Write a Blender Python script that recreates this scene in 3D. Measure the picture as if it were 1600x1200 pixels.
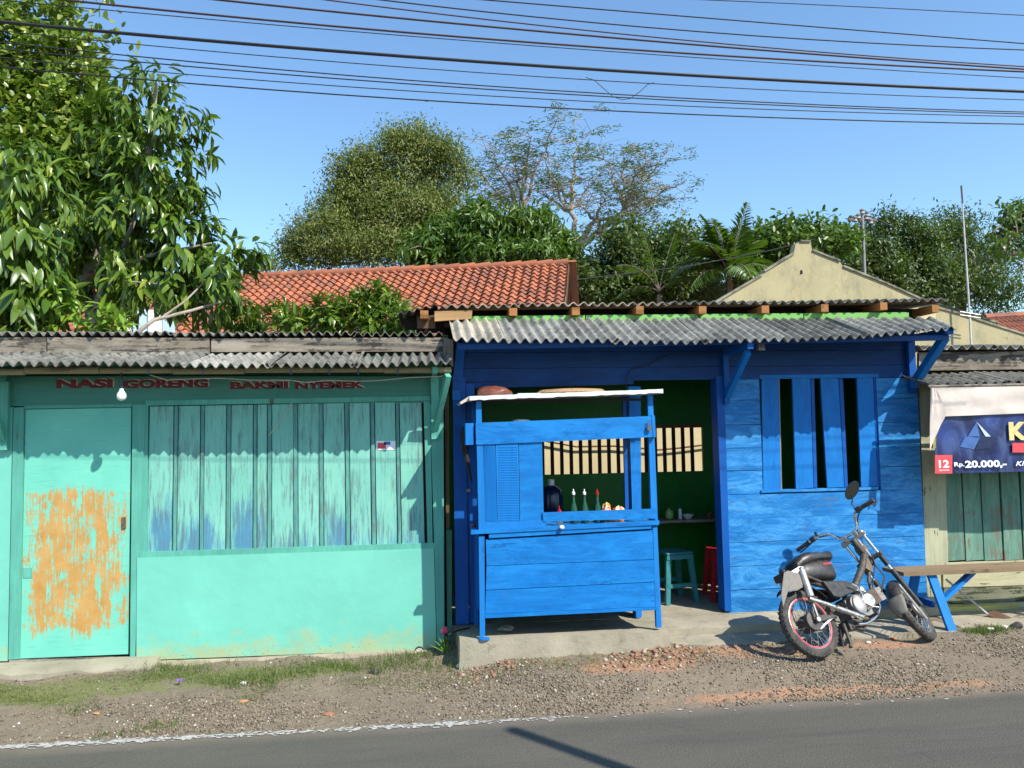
import bpy, math, random
import numpy as np
from mathutils import Vector, Matrix
R = math.radians
random.seed(7); rng = np.random.default_rng(7)
sc = bpy.context.scene
col = sc.collection
for o in list(bpy.data.objects): bpy.data.objects.remove(o)

# ------------------------------------------------------------------ camera, sky, sun, exposure
FPX, CAM = 1202.0, np.array([0.0, -6.1, 1.7])
cam = bpy.data.objects.new('camera', bpy.data.cameras.new('camera')); col.objects.link(cam)
CM = Matrix.Rotation(R(-6.4), 3, 'Z') @ Matrix.Rotation(R(93.2), 3, 'X') @ Matrix.Rotation(R(-1.0), 3, 'Z')
cam.matrix_world = Matrix.Translation(Vector(CAM)) @ CM.to_4x4()
cam.data.sensor_width = 36; cam.data.lens = FPX / 1600 * 36; cam.data.clip_end = 2000; cam.data.clip_start = 0.05
sc.camera = cam
SUN_EL, SUN_AZ = math.atan2(1.35, math.hypot(.85, 1)), math.atan2(.85, -1.0)   # azimuth from +Y towards +X
world = bpy.data.worlds.new('World'); sc.world = world; world.use_nodes = True
wn = world.node_tree.nodes; wl = world.node_tree.links
sky = wn.new('ShaderNodeTexSky'); sky.sky_type = 'NISHITA'; sky.sun_disc = False
sky.sun_elevation = SUN_EL; sky.sun_rotation = SUN_AZ; sky.air_density = 1.15; sky.dust_density = .35; sky.ozone_density = 2.0
bg = wn['Background']; bg.inputs[1].default_value = 0.134
tint = wn.new('ShaderNodeMix'); tint.data_type = 'RGBA'; tint.blend_type = 'MULTIPLY'; tint.inputs[0].default_value = 1
wl.new(sky.outputs[0], tint.inputs[6]); tint.inputs[7].default_value = (.86, 1.05, 1.17, 1); wl.new(tint.outputs[2], bg.inputs[0])   # clean tropical blue
sun = bpy.data.objects.new('sun', bpy.data.lights.new('sun', 'SUN')); col.objects.link(sun)
sun.data.energy = 5.0; sun.data.angle = R(.53); sun.data.color = (1, .95, .86)
sun.rotation_euler = Vector((-.85, 1, -1.35)).to_track_quat('-Z', 'Y').to_euler()
sc.view_settings.view_transform = 'Standard'; sc.view_settings.look = 'None'
sc.view_settings.gamma = 1; sc.view_settings.exposure = 0.58; sc.view_settings.use_curve_mapping = False

# ------------------------------------------------------------------ measuring helpers (photo pixel -> point on a plane of the place)
CMn = np.array(CM)
def ray(px, py): return CMn @ np.array([(px - 800) / FPX, -(py - 600) / FPX, -1.0])
def P(px, py, Y):
    d = ray(px, py); return CAM + d * (Y - CAM[1]) / d[1]
def G(px, py, Z):
    d = ray(px, py); return CAM + d * (Z - CAM[2]) / d[2]

# ------------------------------------------------------------------ object helpers
def tag(o, label=None, cat=None, group=None, kind=None):
    if label: o['label'] = label
    if cat: o['category'] = cat
    if group: o['group'] = group
    if kind: o['kind'] = kind
    return o
def thing(name, label, cat, loc=(0, 0, 0), group=None):
    o = bpy.data.objects.new(name, None); col.objects.link(o); o.location = tuple(float(v) for v in loc); o.empty_display_size = .1
    return tag(o, label, cat, group)
def wloc(o):
    v = Vector((0, 0, 0))
    while o: v += o.location; o = o.parent
    return v
def link_mesh(name, me, mat, parent=None, local=False, kind=None, smooth=False):
    if mat is not None: me.materials.append(mat)
    n = len(me.vertices)
    co = np.empty(n * 3, np.float32); me.vertices.foreach_get('co', co); co = co.reshape(-1, 3)
    c = (co.min(0) + co.max(0)) / 2
    co -= c; me.vertices.foreach_set('co', co.ravel()); me.update()
    if smooth: me.polygons.foreach_set('use_smooth', np.ones(len(me.polygons), bool))
    o = bpy.data.objects.new(name, me); col.objects.link(o)
    c = Vector(c)
    if parent is not None:
        o.parent = parent
        o.location = c - (local_origin(parent) if local else wloc(parent))
    else: o.location = c
    if kind: o['kind'] = kind
    return o
def local_origin(parent):                       # for parts of a turned thing: coordinates are those of the root
    v = Vector((0, 0, 0))
    while parent.parent: v += parent.location; parent = parent.parent
    return v
def np_mesh(name, V, F, tint=None):
    V = np.asarray(V, np.float32); F = np.asarray(F, np.int32)
    me = bpy.data.meshes.new(name)
    me.vertices.add(len(V)); me.vertices.foreach_set('co', V.ravel())
    k = F.shape[1]; me.loops.add(F.size); me.loops.foreach_set('vertex_index', F.ravel())
    me.polygons.add(len(F)); me.polygons.foreach_set('loop_start', np.arange(0, F.size, k, dtype=np.int32))
    me.polygons.foreach_set('loop_total', np.full(len(F), k, np.int32)) if False else None
    me.update(calc_edges=True)
    if tint is not None:
        a = me.attributes.new('tint', 'FLOAT', 'FACE'); a.data.foreach_set('value', np.asarray(tint, np.float32))
    return me
class MB:
    """collects shapes into one mesh"""
    def __init__(s): s.v = []; s.f = []
    def add(s, V, F):
        b = len(s.v); s.v += [tuple(float(c) for c in p) for p in V]; s.f += [tuple(i + b for i in f) for f in F]; return s
    def box(s, x0, x1, y0, y1, z0, z1):
        return s.add([(x0,y0,z0),(x1,y0,z0),(x1,y1,z0),(x0,y1,z0),(x0,y0,z1),(x1,y0,z1),(x1,y1,z1),(x0,y1,z1)],
                     [(0,3,2,1),(4,5,6,7),(0,1,5,4),(1,2,6,5),(2,3,7,6),(3,0,4,7)])
    def obox(s, c, ax, ay, az):                 # oriented box: centre and half vectors
        c, ax, ay, az = map(np.array, (c, ax, ay, az))
        V = [c + i*ax + j*ay + k*az for k in (-1, 1) for (i, j) in ((-1,-1),(1,-1),(1,1),(-1,1))]
        return s.add(V, [(0,3,2,1),(4,5,6,7),(0,1,5,4),(1,2,6,5),(2,3,7,6),(3,0,4,7)])
    def beam(s, a, b, w, h, up=(0, 0, 1)):      # bar of section w x h from a to b
        a = Vector(a); b = Vector(b); d = (b - a); L = d.length; d.normalize()
        r = d.cross(Vector(up)).normalized(); u = r.cross(d)
        return s.obox((a + b) / 2, d * L / 2, r * w / 2, u * h / 2)
    def prism(s, pts, Y, th):                   # polygon (x,z) list at Y, extruded to Y+th
        n = len(pts); V = [(x, Y, z) for x, z in pts] + [(x, Y + th, z) for x, z in pts]
        F = [tuple(range(n)), tuple(range(2*n - 1, n - 1, -1))] + [(i, i + n, (i + 1) % n + n, (i + 1) % n) for i in range(n)]
        return s.add(V, F)
    def poly3(s, pts, off):                     # any planar polygon swept by the vector off
        n = len(pts); off = np.array(off); V = [np.array(p) for p in pts] + [np.array(p) + off for p in pts]
        F = [tuple(range(n)), tuple(range(2*n - 1, n - 1, -1))] + [(i, i + n, (i + 1) % n + n, (i + 1) % n) for i in range(n)]
        return s.add(V, F)
    def tube(s, pts, r, n=8, caps=True):
        pts = [Vector(p) for p in pts]; m = len(pts)
        rr = r if hasattr(r, '__len__') else [r] * m
        V = []; prev = None
        for i, p in enumerate(pts):
            t = (pts[min(i + 1, m - 1)] - pts[max(i - 1, 0)]).normalized()
            if prev is None:
                a = Vector((0, 0, 1)) if abs(t.z) < .9 else Vector((1, 0, 0)); u = t.cross(a).normalized()
            else:
                u = (prev - t * prev.dot(t)).normalized()
            prev = u; w = t.cross(u)
            for k in range(n):
                an = 2 * math.pi * k / n; V.append(p + (u * math.cos(an) + w * math.sin(an)) * rr[i])
        F = [(i*n + k, i*n + (k+1) % n, (i+1)*n + (k+1) % n, (i+1)*n + k) for i in range(m - 1) for k in range(n)]
        if caps: F += [tuple(range(n - 1, -1, -1)), tuple(range((m-1)*n, m*n))]
        return s.add(V, F)
    def lathe(s, prof, c=(0, 0, 0), n=20, ax='z', sc=(1, 1)):  # prof: (r, h)
        V = []
        for r, h in prof:
            for k in range(n):
                a = 2*math.pi*k/n; x, y = r*math.cos(a)*sc[0], r*math.sin(a)*sc[1]
                V.append((c[0]+x, c[1]+y, c[2]+h) if ax == 'z' else (c[0]+x, c[1]+h, c[2]+y) if ax == 'y' else (c[0]+h, c[1]+x, c[2]+y))
        m = len(prof)
        F = [(i*n+k, i*n+(k+1)%n, (i+1)*n+(k+1)%n, (i+1)*n+k) for i in range(m-1) for k in range(n)]
        if prof[0][0] > 1e-4: F.append(tuple(range(n-1, -1, -1)))
        if prof[-1][0] > 1e-4: F.append(tuple(range((m-1)*n, m*n)))
        return s.add(V, F)
    def sphere(s, c, r, n=12, m=8):
        if not hasattr(r, '__len__'): r = (r, r, r)
        V = []; 
        for i in range(m + 1):
            t = math.pi * i / m
            for k in range(n):
                a = 2*math.pi*k/n; V.append((c[0]+r[0]*math.sin(t)*math.cos(a), c[1]+r[1]*math.sin(t)*math.sin(a), c[2]-r[2]*math.cos(t)))
        return s.add(V, [(i*n+k, i*n+(k+1)%n, (i+1)*n+(k+1)%n, (i+1)*n+k) for i in range(m) for k in range(n)])
    def build(s, name, mat, parent=None, local=False, kind=None, smooth=False):
        me = bpy.data.meshes.new(name); me.from_pydata(s.v, [], s.f); me.validate()
        import bmesh
        b = bmesh.new(); b.from_mesh(me); bmesh.ops.recalc_face_normals(b, faces=b.faces); b.to_mesh(me); b.free()
        o = link_mesh(name, me, mat, parent, local, kind)
        if smooth:
            me.polygons.foreach_set('use_smooth', np.ones(len(me.polygons), bool))
            me.set_sharp_from_angle(angle=R(38))
        return o
def px_pts(pp, Y): return [(P(x, y, Y)[0], P(x, y, Y)[2]) for x, y in pp]
def slab(name, pp, Y, th, mat, parent, label=None, gap=.0, kind=None):
    """board whose front outline is measured off the photo, at depth Y, th thick"""
    q = px_pts(pp, Y)
    if gap:
        cx = sum(a for a, b in q) / len(q); cz = sum(b for a, b in q) / len(q)
        q = [(a - math.copysign(gap, a - cx), b - math.copysign(gap, b - cz)) for a, b in q]
    o = MB().prism(q, Y, th).build(name, mat, parent, kind=kind)
    if label: o['label'] = label
    return o
def rect(x0, y0, x1, y1): return [(x0, y0), (x1, y0), (x1, y1), (x0, y1)]

# ------------------------------------------------------------------ materials
class NT:
    def __init__(s, name):
        s.m = bpy.data.materials.new(name); s.m.use_nodes = True; s.t = s.m.node_tree; s.n = s.t.nodes
        s.b = s.n['Principled BSDF']; s.pos = s.n.new('ShaderNodeNewGeometry').outputs['Position']
        s.rnd = s.n.new('ShaderNodeObjectInfo').outputs['Random']
    def L(s, a, b): s.t.links.new(a, b)
    def vec(s, scale=(1, 1, 1), loc=(0, 0, 0), src=None, rnd=0):
        m = s.n.new('ShaderNodeMapping'); s.L(src or s.pos, m.inputs[0]); m.inputs[3].default_value = scale; m.inputs[1].default_value = loc
        if rnd:
            c = s.n.new('ShaderNodeVectorMath'); c.operation = 'SCALE'; c.inputs[0].default_value = (1, .7, 1.3); 
            k = s.math('MULTIPLY', s.rnd, rnd); s.L(k, c.inputs['Scale']); s.L(c.outputs[0], m.inputs[1])
        return m.outputs[0]
    def noise(s, scale=(1, 1, 1), detail=5, rough=.6, loc=(0, 0, 0), dist=0, rnd=0, src=None):
        k = s.n.new('ShaderNodeTexNoise'); s.L(s.vec(scale, loc, src, rnd), k.inputs['Vector']); k.inputs['Scale'].default_value = 1
        k.inputs['Detail'].default_value = detail; k.inputs['Roughness'].default_value = rough; k.inputs['Distortion'].default_value = dist
        return k.outputs['Fac']
    def voro(s, scale=(1, 1, 1), out='Distance', feat='F1'):
        k = s.n.new('ShaderNodeTexVoronoi'); k.feature = feat; s.L(s.vec(scale), k.inputs['Vector']); k.inputs['Scale'].default_value = 1
        return k.outputs[out]
    def ramp(s, x, a, b, lo=0., hi=1.):
        k = s.n.new('ShaderNodeMapRange'); s.L(x, k.inputs[0]); k.inputs[1].default_value = a; k.inputs[2].default_value = b
        k.inputs[3].default_value = lo; k.inputs[4].default_value = hi; return k.outputs[0]
    def math(s, op, a, b=None):
        k = s.n.new('ShaderNodeMath'); k.operation = op
        for i, v in enumerate((a, b)):
            if v is None: continue
            if isinstance(v, (int, float)): k.inputs[i].default_value = v
            else: s.L(v, k.inputs[i])
        return k.outputs[0]
    def mix(s, f, a, b, mode='MIX'):
        k = s.n.new('ShaderNodeMix'); k.data_type = 'RGBA'; k.blend_type = mode
        for i, v in ((0, f), (6, a), (7, b)):
            if isinstance(v, (int, float)): k.inputs[i].default_value = v
            elif isinstance(v, tuple): k.inputs[i].default_value = (*v, 1)
            else: s.L(v, k.inputs[i])
        return k.outputs[2]
    def xyz(s):
        k = s.n.new('ShaderNodeSeparateXYZ'); s.L(s.pos, k.inputs[0]); return k.outputs
    def attr(s, name):
        k = s.n.new('ShaderNodeAttribute'); k.attribute_name = name; return k.outputs['Fac']
    def blob(s, c, r):                         # soft stain mask: 1 inside, 0 outside, centre c radius r (3-vectors)
        v = s.n.new('ShaderNodeVectorMath'); v.operation = 'SUBTRACT'; s.L(s.pos, v.inputs[0]); v.inputs[1].default_value = c
        w = s.n.new('ShaderNodeVectorMath'); w.operation = 'DIVIDE'; s.L(v.outputs[0], w.inputs[0]); w.inputs[1].default_value = r
        l = s.n.new('ShaderNodeVectorMath'); l.operation = 'LENGTH'; s.L(w.outputs[0], l.inputs[0])
        return s.ramp(l.outputs['Value'], 1.25, .3)
    def done(s, color, rough=.6, bump=None, bd=.004, metal=0., spec=None, bs=.6, coat=None):
        for nm, v in (('Base Color', color), ('Roughness', rough), ('Metallic', metal)):
            if isinstance(v, (int, float)): s.b.inputs[nm].default_value = v
            elif isinstance(v, tuple): s.b.inputs[nm].default_value = (*v, 1)
            else: s.L(v, s.b.inputs[nm])
        if spec is not None: s.b.inputs['Specular IOR Level'].default_value = spec
        if coat: s.b.inputs['Coat Weight'].default_value = coat
        if bump is not None:
            k = s.n.new('ShaderNodeBump'); k.inputs['Strength'].default_value = bs; k.inputs['Distance'].default_value = bd
            s.L(bump, k.inputs['Height']); s.L(k.outputs[0], s.b.inputs['Normal'])
        return s.m
M = {}
def sc3(c, k): return tuple(min(1, v * k) for v in c)
def paint(name, base, under=None, grain='x', wear=.0, light=None, rough=.55, varamt=.25, dirt=.25, bd=.003, zwear=None, dirtcol=(.09, .085, .07)):
    """painted board: tone drifts, brush marks, wear to the wood or to an older coat, dirt"""
    t = NT(name)
    g = {'x': (3, 40, 42), 'z': (42, 40, 3), 'y': (40, 3, 42), 'n': (14, 14, 14)}[grain]
    g2 = tuple(v * 3.3 for v in g)
    streak = t.noise(g, 6, .65, rnd=9); fine = t.noise(g2, 4, .7, rnd=5); big = t.noise((2.3, 2.3, 2.3), 4, .6, rnd=3)
    c = t.mix(t.ramp(big, .3, .7), sc3(base, 1 - varamt * .6), sc3(base, 1 + varamt * .4))
    c = t.mix(t.ramp(streak, .42, .72, 0, varamt * 1.6), c, sc3(base, .55))
    if light: c = t.mix(t.ramp(t.noise({'x': (2.6, 9, 10), 'z': (10, 9, 2.6)}[grain], 8, .8, loc=(5, 1, 2), dist=.8, rnd=4), .44, .62, 0, .85), c, light); c = t.mix(t.ramp(t.noise({'x': (4, 9, 14), 'z': (14, 9, 4)}[grain], 8, .82, loc=(1, 8, 2), dist=.5, rnd=8), .56, .68, 0, .55), c, sc3(base, .5))
    c = t.mix(t.ramp(t.rnd, 0, 1, 0, .16), c, sc3(base, .6))
    if under and wear > 0:
        w = t.math('ADD', t.math('MULTIPLY', streak, .55), t.math('MULTIPLY', t.noise((5, 5, 5), 6, .7, loc=(3, 3, 3)), .6))
        if zwear: 
            z = t.xyz()[2]; w = t.math('ADD', w, t.ramp(z, zwear[0], zwear[1], .16, -.12))
        th = .80 - wear * .42
        c = t.mix(t.ramp(w, th, th + .035), c, under)
    c = t.mix(t.ramp(t.noise((9, 9, 3), 7, .75, loc=(7, 2, 1)), .6, .8, 0, dirt), c, dirtcol)
    h = t.math('ADD', t.math('MULTIPLY', streak, .7), t.math('MULTIPLY', fine, .4))
    M[name] = t.done(c, t.ramp(fine, .2, .8, rough - .08, rough + .2), h, bd, spec=.22)
    return M[name]
GREEN = (.13, .47, .36); BLUE = (.012, .17, .47)
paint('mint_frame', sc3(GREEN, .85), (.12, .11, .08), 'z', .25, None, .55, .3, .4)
paint('mint_header_shaded', sc3(GREEN, .5), None, 'x', 0, None, .5, .2, .25)  # mint with the shade under the eave put into the colour
paint('blue_wall', BLUE, (.05, .14, .32), 'x', .3, (.075, .34, .68), .5, .35, .3)
paint('blue_shaded', (.0015, .04, .17), None, 'x', 0, (.003, .055, .22), .45, .3, .25)  # wall blue darkened to paint in the shade below the roof
paint('blue_trim', (.006, .15, .47), None, 'z', 0, (.008, .19, .55), .5, .2, .25)
paint('blue_cart', (.006, .155, .47), (.004, .10, .32), 'x', .3, (.012, .21, .56), .42, .34, .3)
paint('blue_cart_v', (.010, .18, .52), (.006, .11, .34), 'z', .25, None, .45, .22, .15)
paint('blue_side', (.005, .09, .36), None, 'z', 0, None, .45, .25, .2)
paint('teal_post', (.05, .17, .12), (.1, .08, .05), 'z', .4, None, .7, .4, .5)
paint('teal_shutter', (.11, .23, .17), (.15, .15, .11), 'z', .12, (.17, .3, .22), .65, .4, .5, zwear=(.9, 1.5))
paint('cream_boards', (.5, .47, .3), (.15, .13, .08), 'x', .3, None, .75, .35, .6)
paint('cream_post', (.42, .41, .27), (.08, .07, .05), 'z', .35, None, .75, .35, .5)
paint('moss_boards', (.2, .2, .13), (.05, .055, .03), 'x', .5, None, .85, .5, .7)
paint('yellow_base', (.55, .47, .16), (.2, .18, .1), 'x', .35, None, .8, .35, .6)
paint('green_fascia', (.20, .46, .12), (.2, .3, .12), 'x', .15, None, .5, .25, .3)
paint('dark_green_wall', (.006, .13, .014), None, 'n', 0, None, .35, .3, .2)
paint('grey_wood', (.22, .185, .14), (.07, .06, .05), 'x', .5, (.36, .31, .25), .85, .5, .5, .006)
paint('grey_wood_v', (.24, .2, .15), (.08, .06, .05), 'z', .45, None, .85, .5, .5, .006)
paint('tan_wood', (.42, .25, .11), (.2, .12, .06), 'x', .3, None, .7, .35, .3)
paint('orange_wood', (.36, .16, .05), (.15, .08, .04), 'y', .3, None, .7, .3, .3)
paint('brown_wood', (.12, .07, .04), (.05, .03, .02), 'z', .3, None, .8, .35, .4)
paint('dark_wood', (.03, .022, .016), None, 'x', 0, None, .8, .3, .3)
paint('bench_wood', (.24, .17, .10), (.1, .07, .045), 'x', .35, None, .75, .4, .5)
paint('white_edge', (.75, .74, .7), (.35, .33, .3), 'x', .25, None, .6, .15, .3)
paint('bamboo', (.30, .25, .14), (.15, .12, .07), 'x', .3, None, .55, .3, .3)
def m_panel():                                  # the smooth mint sheet: dirt splashed up from the ground
    t = NT('mint_panel'); z = t.xyz()[2]
    c = t.mix(t.ramp(t.noise((1.6, 1, 2), 5, .6), .3, .7), (.14, .46, .355), (.17, .54, .42))
    w = t.math('ADD', t.noise((6, 6, 9), 6, .7), t.ramp(z, 0, .34, .26, -.2))
    c = t.mix(t.ramp(w, .52, .78, 0, .8), c, (.36, .40, .2))
    c = t.mix(t.ramp(t.math('ADD', t.noise((60, 60, 60), 3, .6), t.ramp(z, 0, .3, .08, -.06)), .68, .74, 0, .7), c, (.06, .09, .06))
    c = t.mix(t.ramp(t.noise((9, 9, 5), 8, .8, loc=(5, 5, 5)), .60, .72, 0, .35), c, (.16, .34, .26))
    c = t.mix(t.ramp(t.noise((3, 3, 24), 8, .8, loc=(1, 5, 5)), .64, .7, 0, .4), c, (.32, .55, .46))
    M['mint_panel'] = t.done(c, .45, t.noise((4, 4, 4), 3), .01)
m_panel()
def m_door():                                   # mint over ochre, flaking in runs
    t = NT('mint_door'); s_ = t.xyz(); z = s_[2]
    c = t.mix(t.ramp(t.noise((3, 3, 3), 5), .3, .7), (.12, .47, .36), (.17, .56, .42))
    c = t.mix(t.ramp(t.noise((6, 30, 60), 6, .7), .55, .7, 0, .35), c, (.09, .26, .2))
    drip = t.noise((48, 48, 3.6), 8, .78, dist=.5); pat = t.noise((5.5, 5.5, 3.6), 9, .78, loc=(1.4, 0, 3.7), dist=.6); fl = t.noise((34, 34, 30), 6, .75, loc=(4, 0, 2))
    band = t.math('MINIMUM', t.ramp(z, 1.48, 1.25, -.22, .10), t.ramp(z, .08, .3, -.10, .10))
    side = t.math('MINIMUM', t.ramp(s_[0], -2.97, -2.85, -.06, 0), t.ramp(s_[0], -2.24, -2.36, -.08, 0))
    w = t.math('ADD', t.math('ADD', t.math('MULTIPLY', drip, .56), t.math('MULTIPLY', pat, .42)), t.math('ADD', t.math('MULTIPLY', fl, .16), t.math('ADD', band, side)))
    o = t.mix(t.ramp(t.noise((8, 8, 8), 4), .3, .7), (.42, .22, .05), (.52, .31, .10))
    mk = t.ramp(w, .635, .65)
    c2 = t.mix(mk, c, o)
    c2 = t.mix(t.math('MULTIPLY', t.ramp(t.noise((8, 8, 40), 6, .75, loc=(9, 9, 9)), .62, .7, 0, .8), t.ramp(z, .35, .1)), c2, (.2, .19, .14))
    M['mint_door'] = t.done(c2, .6, mk, .001, bs=.4)
m_door()
def m_shut():                                   # shutter boards: mint rubbed back to an older blue coat and grey wood
    t = NT('mint_shutter'); s = t.xyz(); z = s[2]
    c = t.mix(t.ramp(t.noise((2, 2, 2), 4, rnd=4), .3, .7), (.14, .42, .33), (.21, .52, .41))
    st = t.noise((55, 55, 3.5), 7, .75, rnd=7); st2 = t.noise((16, 16, 2.4), 6, .7, loc=(3, 0, 1), rnd=5)
    c = t.mix(t.ramp(st, .52, .7, 0, .5), c, (.06, .2, .17))
    low = t.ramp(z, .78, 1.45, .15, -.1)
    spots = t.math('MAXIMUM', t.blob((-1.36, 0, .98), (.13, 3, .34)), t.math('MAXIMUM', t.blob((-1.72, 0, .9), (.12, 3, .2)), t.math('MAXIMUM', t.blob((-.66, 0, .93), (.11, 3, .2)), t.blob((-1.98, 0, 1.0), (.1, 3, .3)))))
    w = t.math('ADD', t.math('ADD', t.math('MULTIPLY', st, .75), t.math('MULTIPLY', st2, .4)), t.math('ADD', low, t.ramp(spots, 0, 1, -.02, .12)))
    c = t.mix(t.ramp(w, .62, .76, 0, .85), c, (.05, .18, .33))
    g = t.math('ADD', t.math('MULTIPLY', st, .7), t.math('MULTIPLY', t.noise((7, 7, 2.2), 5, .7, loc=(8, 8, 2), rnd=6), .5))
    c = t.mix(t.ramp(g, .60, .72, 0, .8), c, (.10, .17, .16))
    c = t.mix(t.ramp(t.noise((90, 90, 9), 5, .8, loc=(2, 2, 2), rnd=3), .62, .7, 0, .7), c, (.30, .42, .38))
    M['mint_shutter'] = t.done(c, .6, st, .002)
    t = NT('mint_batten')
    st = t.noise((60, 60, 4), 7, .75, rnd=7)
    c = t.mix(t.ramp(st, .4, .6), (.10, .34, .27), (.06, .17, .17))
    c = t.mix(t.ramp(t.noise((30, 30, 5), 6, .75, rnd=3), .55, .66, 0, .8), c, (.11, .13, .12))
    M['mint_batten'] = t.done(c, .7, st, .002)
m_shut()
def m_asb(name, base, dark, k=0.):              # weathered fibre cement
    t = NT(name)
    n = t.noise((4, 3, 4), 7, .7, rnd=6); f = t.noise((60, 30, 60), 5, .75)
    c = t.mix(t.ramp(n, .35, .62), base, sc3(base, .5))
    c = t.mix(t.ramp(f, .5, .72, 0, .6), c, dark)
    c = t.mix(t.ramp(t.noise((14, 4, 14), 6, .75, loc=(2, 4, 4)), .52 - k, .66 - k, 0, .75), c, dark)
    M[name] = t.done(c, .9, t.math('ADD', f, n), .003)
m_asb('sheet_pale', (.50, .45, .35), (.16, .13, .09), -.08)
m_asb('sheet_grey', (.38, .365, .31), (.06, .057, .048))
m_asb('sheet_dark', (.25, .24, .20), (.04, .04, .034), .03)
def m_conc():
    t = NT('concrete')
    c = t.mix(t.ramp(t.noise((3, 3, 3), 6, .65), .3, .7), (.23, .205, .145), (.36, .32, .235))
    c = t.mix(t.ramp(t.noise((11, 11, 11), 7, .7, loc=(3, 1, 1)), .55, .7, 0, .6), c, (.13, .12, .09))
    M['concrete'] = t.done(c, .9, t.math('ADD', t.noise((30, 30, 30), 6, .7), t.noise((4, 4, 4), 3)), .008)
    t = NT('plaster_yellow')
    c = t.mix(t.ramp(t.noise((.8, .8, 1.2), 6, .65), .3, .7), (.34, .295, .165), (.44, .375, .21))
    c = t.mix(t.ramp(t.noise((2.6, 2.6, 1.1), 8, .75, loc=(3, 1, 1)), .46, .66, 0, .85), c, (.21, .20, .13))
    c = t.mix(t.ramp(t.noise((4, 4, 2), 8, .8, loc=(9, 5, 1)), .55, .72, 0, .8), c, (.50, .36, .16))
    c = t.mix(t.ramp(t.noise((7, 7, 7), 6, .75, loc=(0, 5, 1)), .60, .72, 0, .7), c, (.1, .1, .07))
    M['plaster_yellow'] = t.done(c, .9, t.noise((6, 6, 6), 7, .7), .01)
    t = NT('plaster_cap')
    c = t.mix(t.ramp(t.noise((3, 3, 3), 7, .75), .4, .62), (.30, .28, .2), (.07, .07, .05))
    M['plaster_cap'] = t.done(c, .95, t.noise((9, 9, 9), 6, .7), .01)
m_conc()
def m_tile():
    t = NT('clay_tile')
    r = t.math('FRACT', t.math('ADD', t.rnd, t.attr('tint')))
    c = t.mix(r, (.39, .125, .055), (.23, .08, .042))
    c = t.mix(t.ramp(r, .82, .95), c, (.22, .085, .05))
    x = t.xyz()[0]
    c = t.mix(t.math('MULTIPLY', t.ramp(t.noise((.7, .7, .7), 6, .7), .5, .64, 0, .75), t.ramp(x, -1.5, 3, .25, 1)), c, (.15, .065, .05))
    c = t.mix(t.ramp(t.noise((14, 14, 14), 5, .7), .55, .7, 0, .55), c, (.12, .07, .05))
    M['clay_tile'] = t.done(c, .8, t.noise((30, 30, 30), 4), .006)
m_tile()
def leafmat(name, a, b, young=None, rough=.38, trans=.3, spec=.5, tcol=None):
    t = NT(name); ti = t.attr('tint'); r = t.math('FRACT', t.math('ADD', t.rnd, ti))
    c = t.mix(r, a, b)
    if young: c = t.mix(t.ramp(r, .86, .97), c, young)
    c = t.mix(t.ramp(t.noise((1.1, 1.1, 1.1), 3), .35, .65, 0, .35), c, sc3(a, .6))
    t.done(c, rough, spec=spec)
    tr = t.n.new('ShaderNodeBsdfTranslucent'); tc = t.mix(.6, c, tcol or (.16, .30, .02)); t.L(tc, tr.inputs[0])
    mx = t.n.new('ShaderNodeMixShader'); mx.inputs[0].default_value = trans
    t.L(t.b.outputs[0], mx.inputs[1]); t.L(tr.outputs[0], mx.inputs[2]); t.L(mx.outputs[0], t.n['Material Output'].inputs[0])
    M[name] = t.m
leafmat('leaf_mango', (.06, .125, .014), (.14, .22, .022), (.26, .34, .04), .32, .24)
leafmat('leaf_round', (.12, .19, .02), (.22, .30, .035), (.40, .42, .08), .36, .28)
leafmat('leaf_young', (.17, .30, .025), (.26, .40, .04), None, .36, .35)
leafmat('leaf_tamarind', (.13, .165, .03), (.22, .24, .055), (.30, .27, .10), .6, .3)
leafmat('leaf_mid', (.055, .12, .014), (.12, .20, .025), (.13, .21, .03), .4, .28)
leafmat('leaf_dark', (.035, .07, .011), (.09, .13, .02), (.17, .18, .05), .45, .25)
leafmat('leaf_grey', (.11, .18, .05), (.17, .24, .08), None, .6, .25)
leafmat('leaf_palm', (.05, .11, .015), (.10, .18, .025), None, .35, .3)
leafmat('grass', (.08, .13, .022), (.14, .17, .035), (.28, .24, .09), .6, .3)
def simple(name, c, rough=.5, metal=0., var=.2, ns=20, bd=.001, spec=None, dust=None, coat=None):
    t = NT(name); n = t.noise((ns, ns, ns), 5, .6)
    cc = t.mix(t.ramp(n, .3, .7), sc3(c, 1 - var), sc3(c, 1 + var))
    if dust: cc = t.mix(t.ramp(t.noise((ns * .6,) * 3, 6, .7, loc=(4, 4, 4)), .42, .68, 0, dust), cc, (.22, .17, .12))
    M[name] = t.done(cc, t.ramp(n, .3, .7, max(.03, rough - .08), min(1, rough + .1)), n, bd, metal, spec, coat=coat)
simple('bark', (.16, .125, .09), .9, 0, .4, 12, .01)
simple('bark_pale', (.30, .25, .20), .9, 0, .35, 12, .01)
simple('cable', (.012, .012, .014), .6)
simple('rubber', (.028, .027, .026), .8, 0, .3, 30, .002, dust=.35)
simple('black_plastic', (.014, .014, .015), .45, 0, .25, 40, .001, dust=.16)
simple('vinyl', (.018, .017, .017), .4, 0, .2, 60, .001, dust=.06)
simple('chrome', (.75, .74, .72), .22, 1., .12, 60, .0004, dust=.25)
simple('aluminium', (.62, .61, .58), .38, 1., .18, 50, .001, dust=.3)
simple('silver_paint', (.38, .37, .35), .45, .5, .2, 30, .001, dust=.35)
simple('engine_metal', (.20, .19, .175), .5, .7, .4, 40, .002, dust=.35)
simple('rust_steel', (.12, .085, .06), .7, .3, .4, 50, .002, dust=.5)
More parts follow.
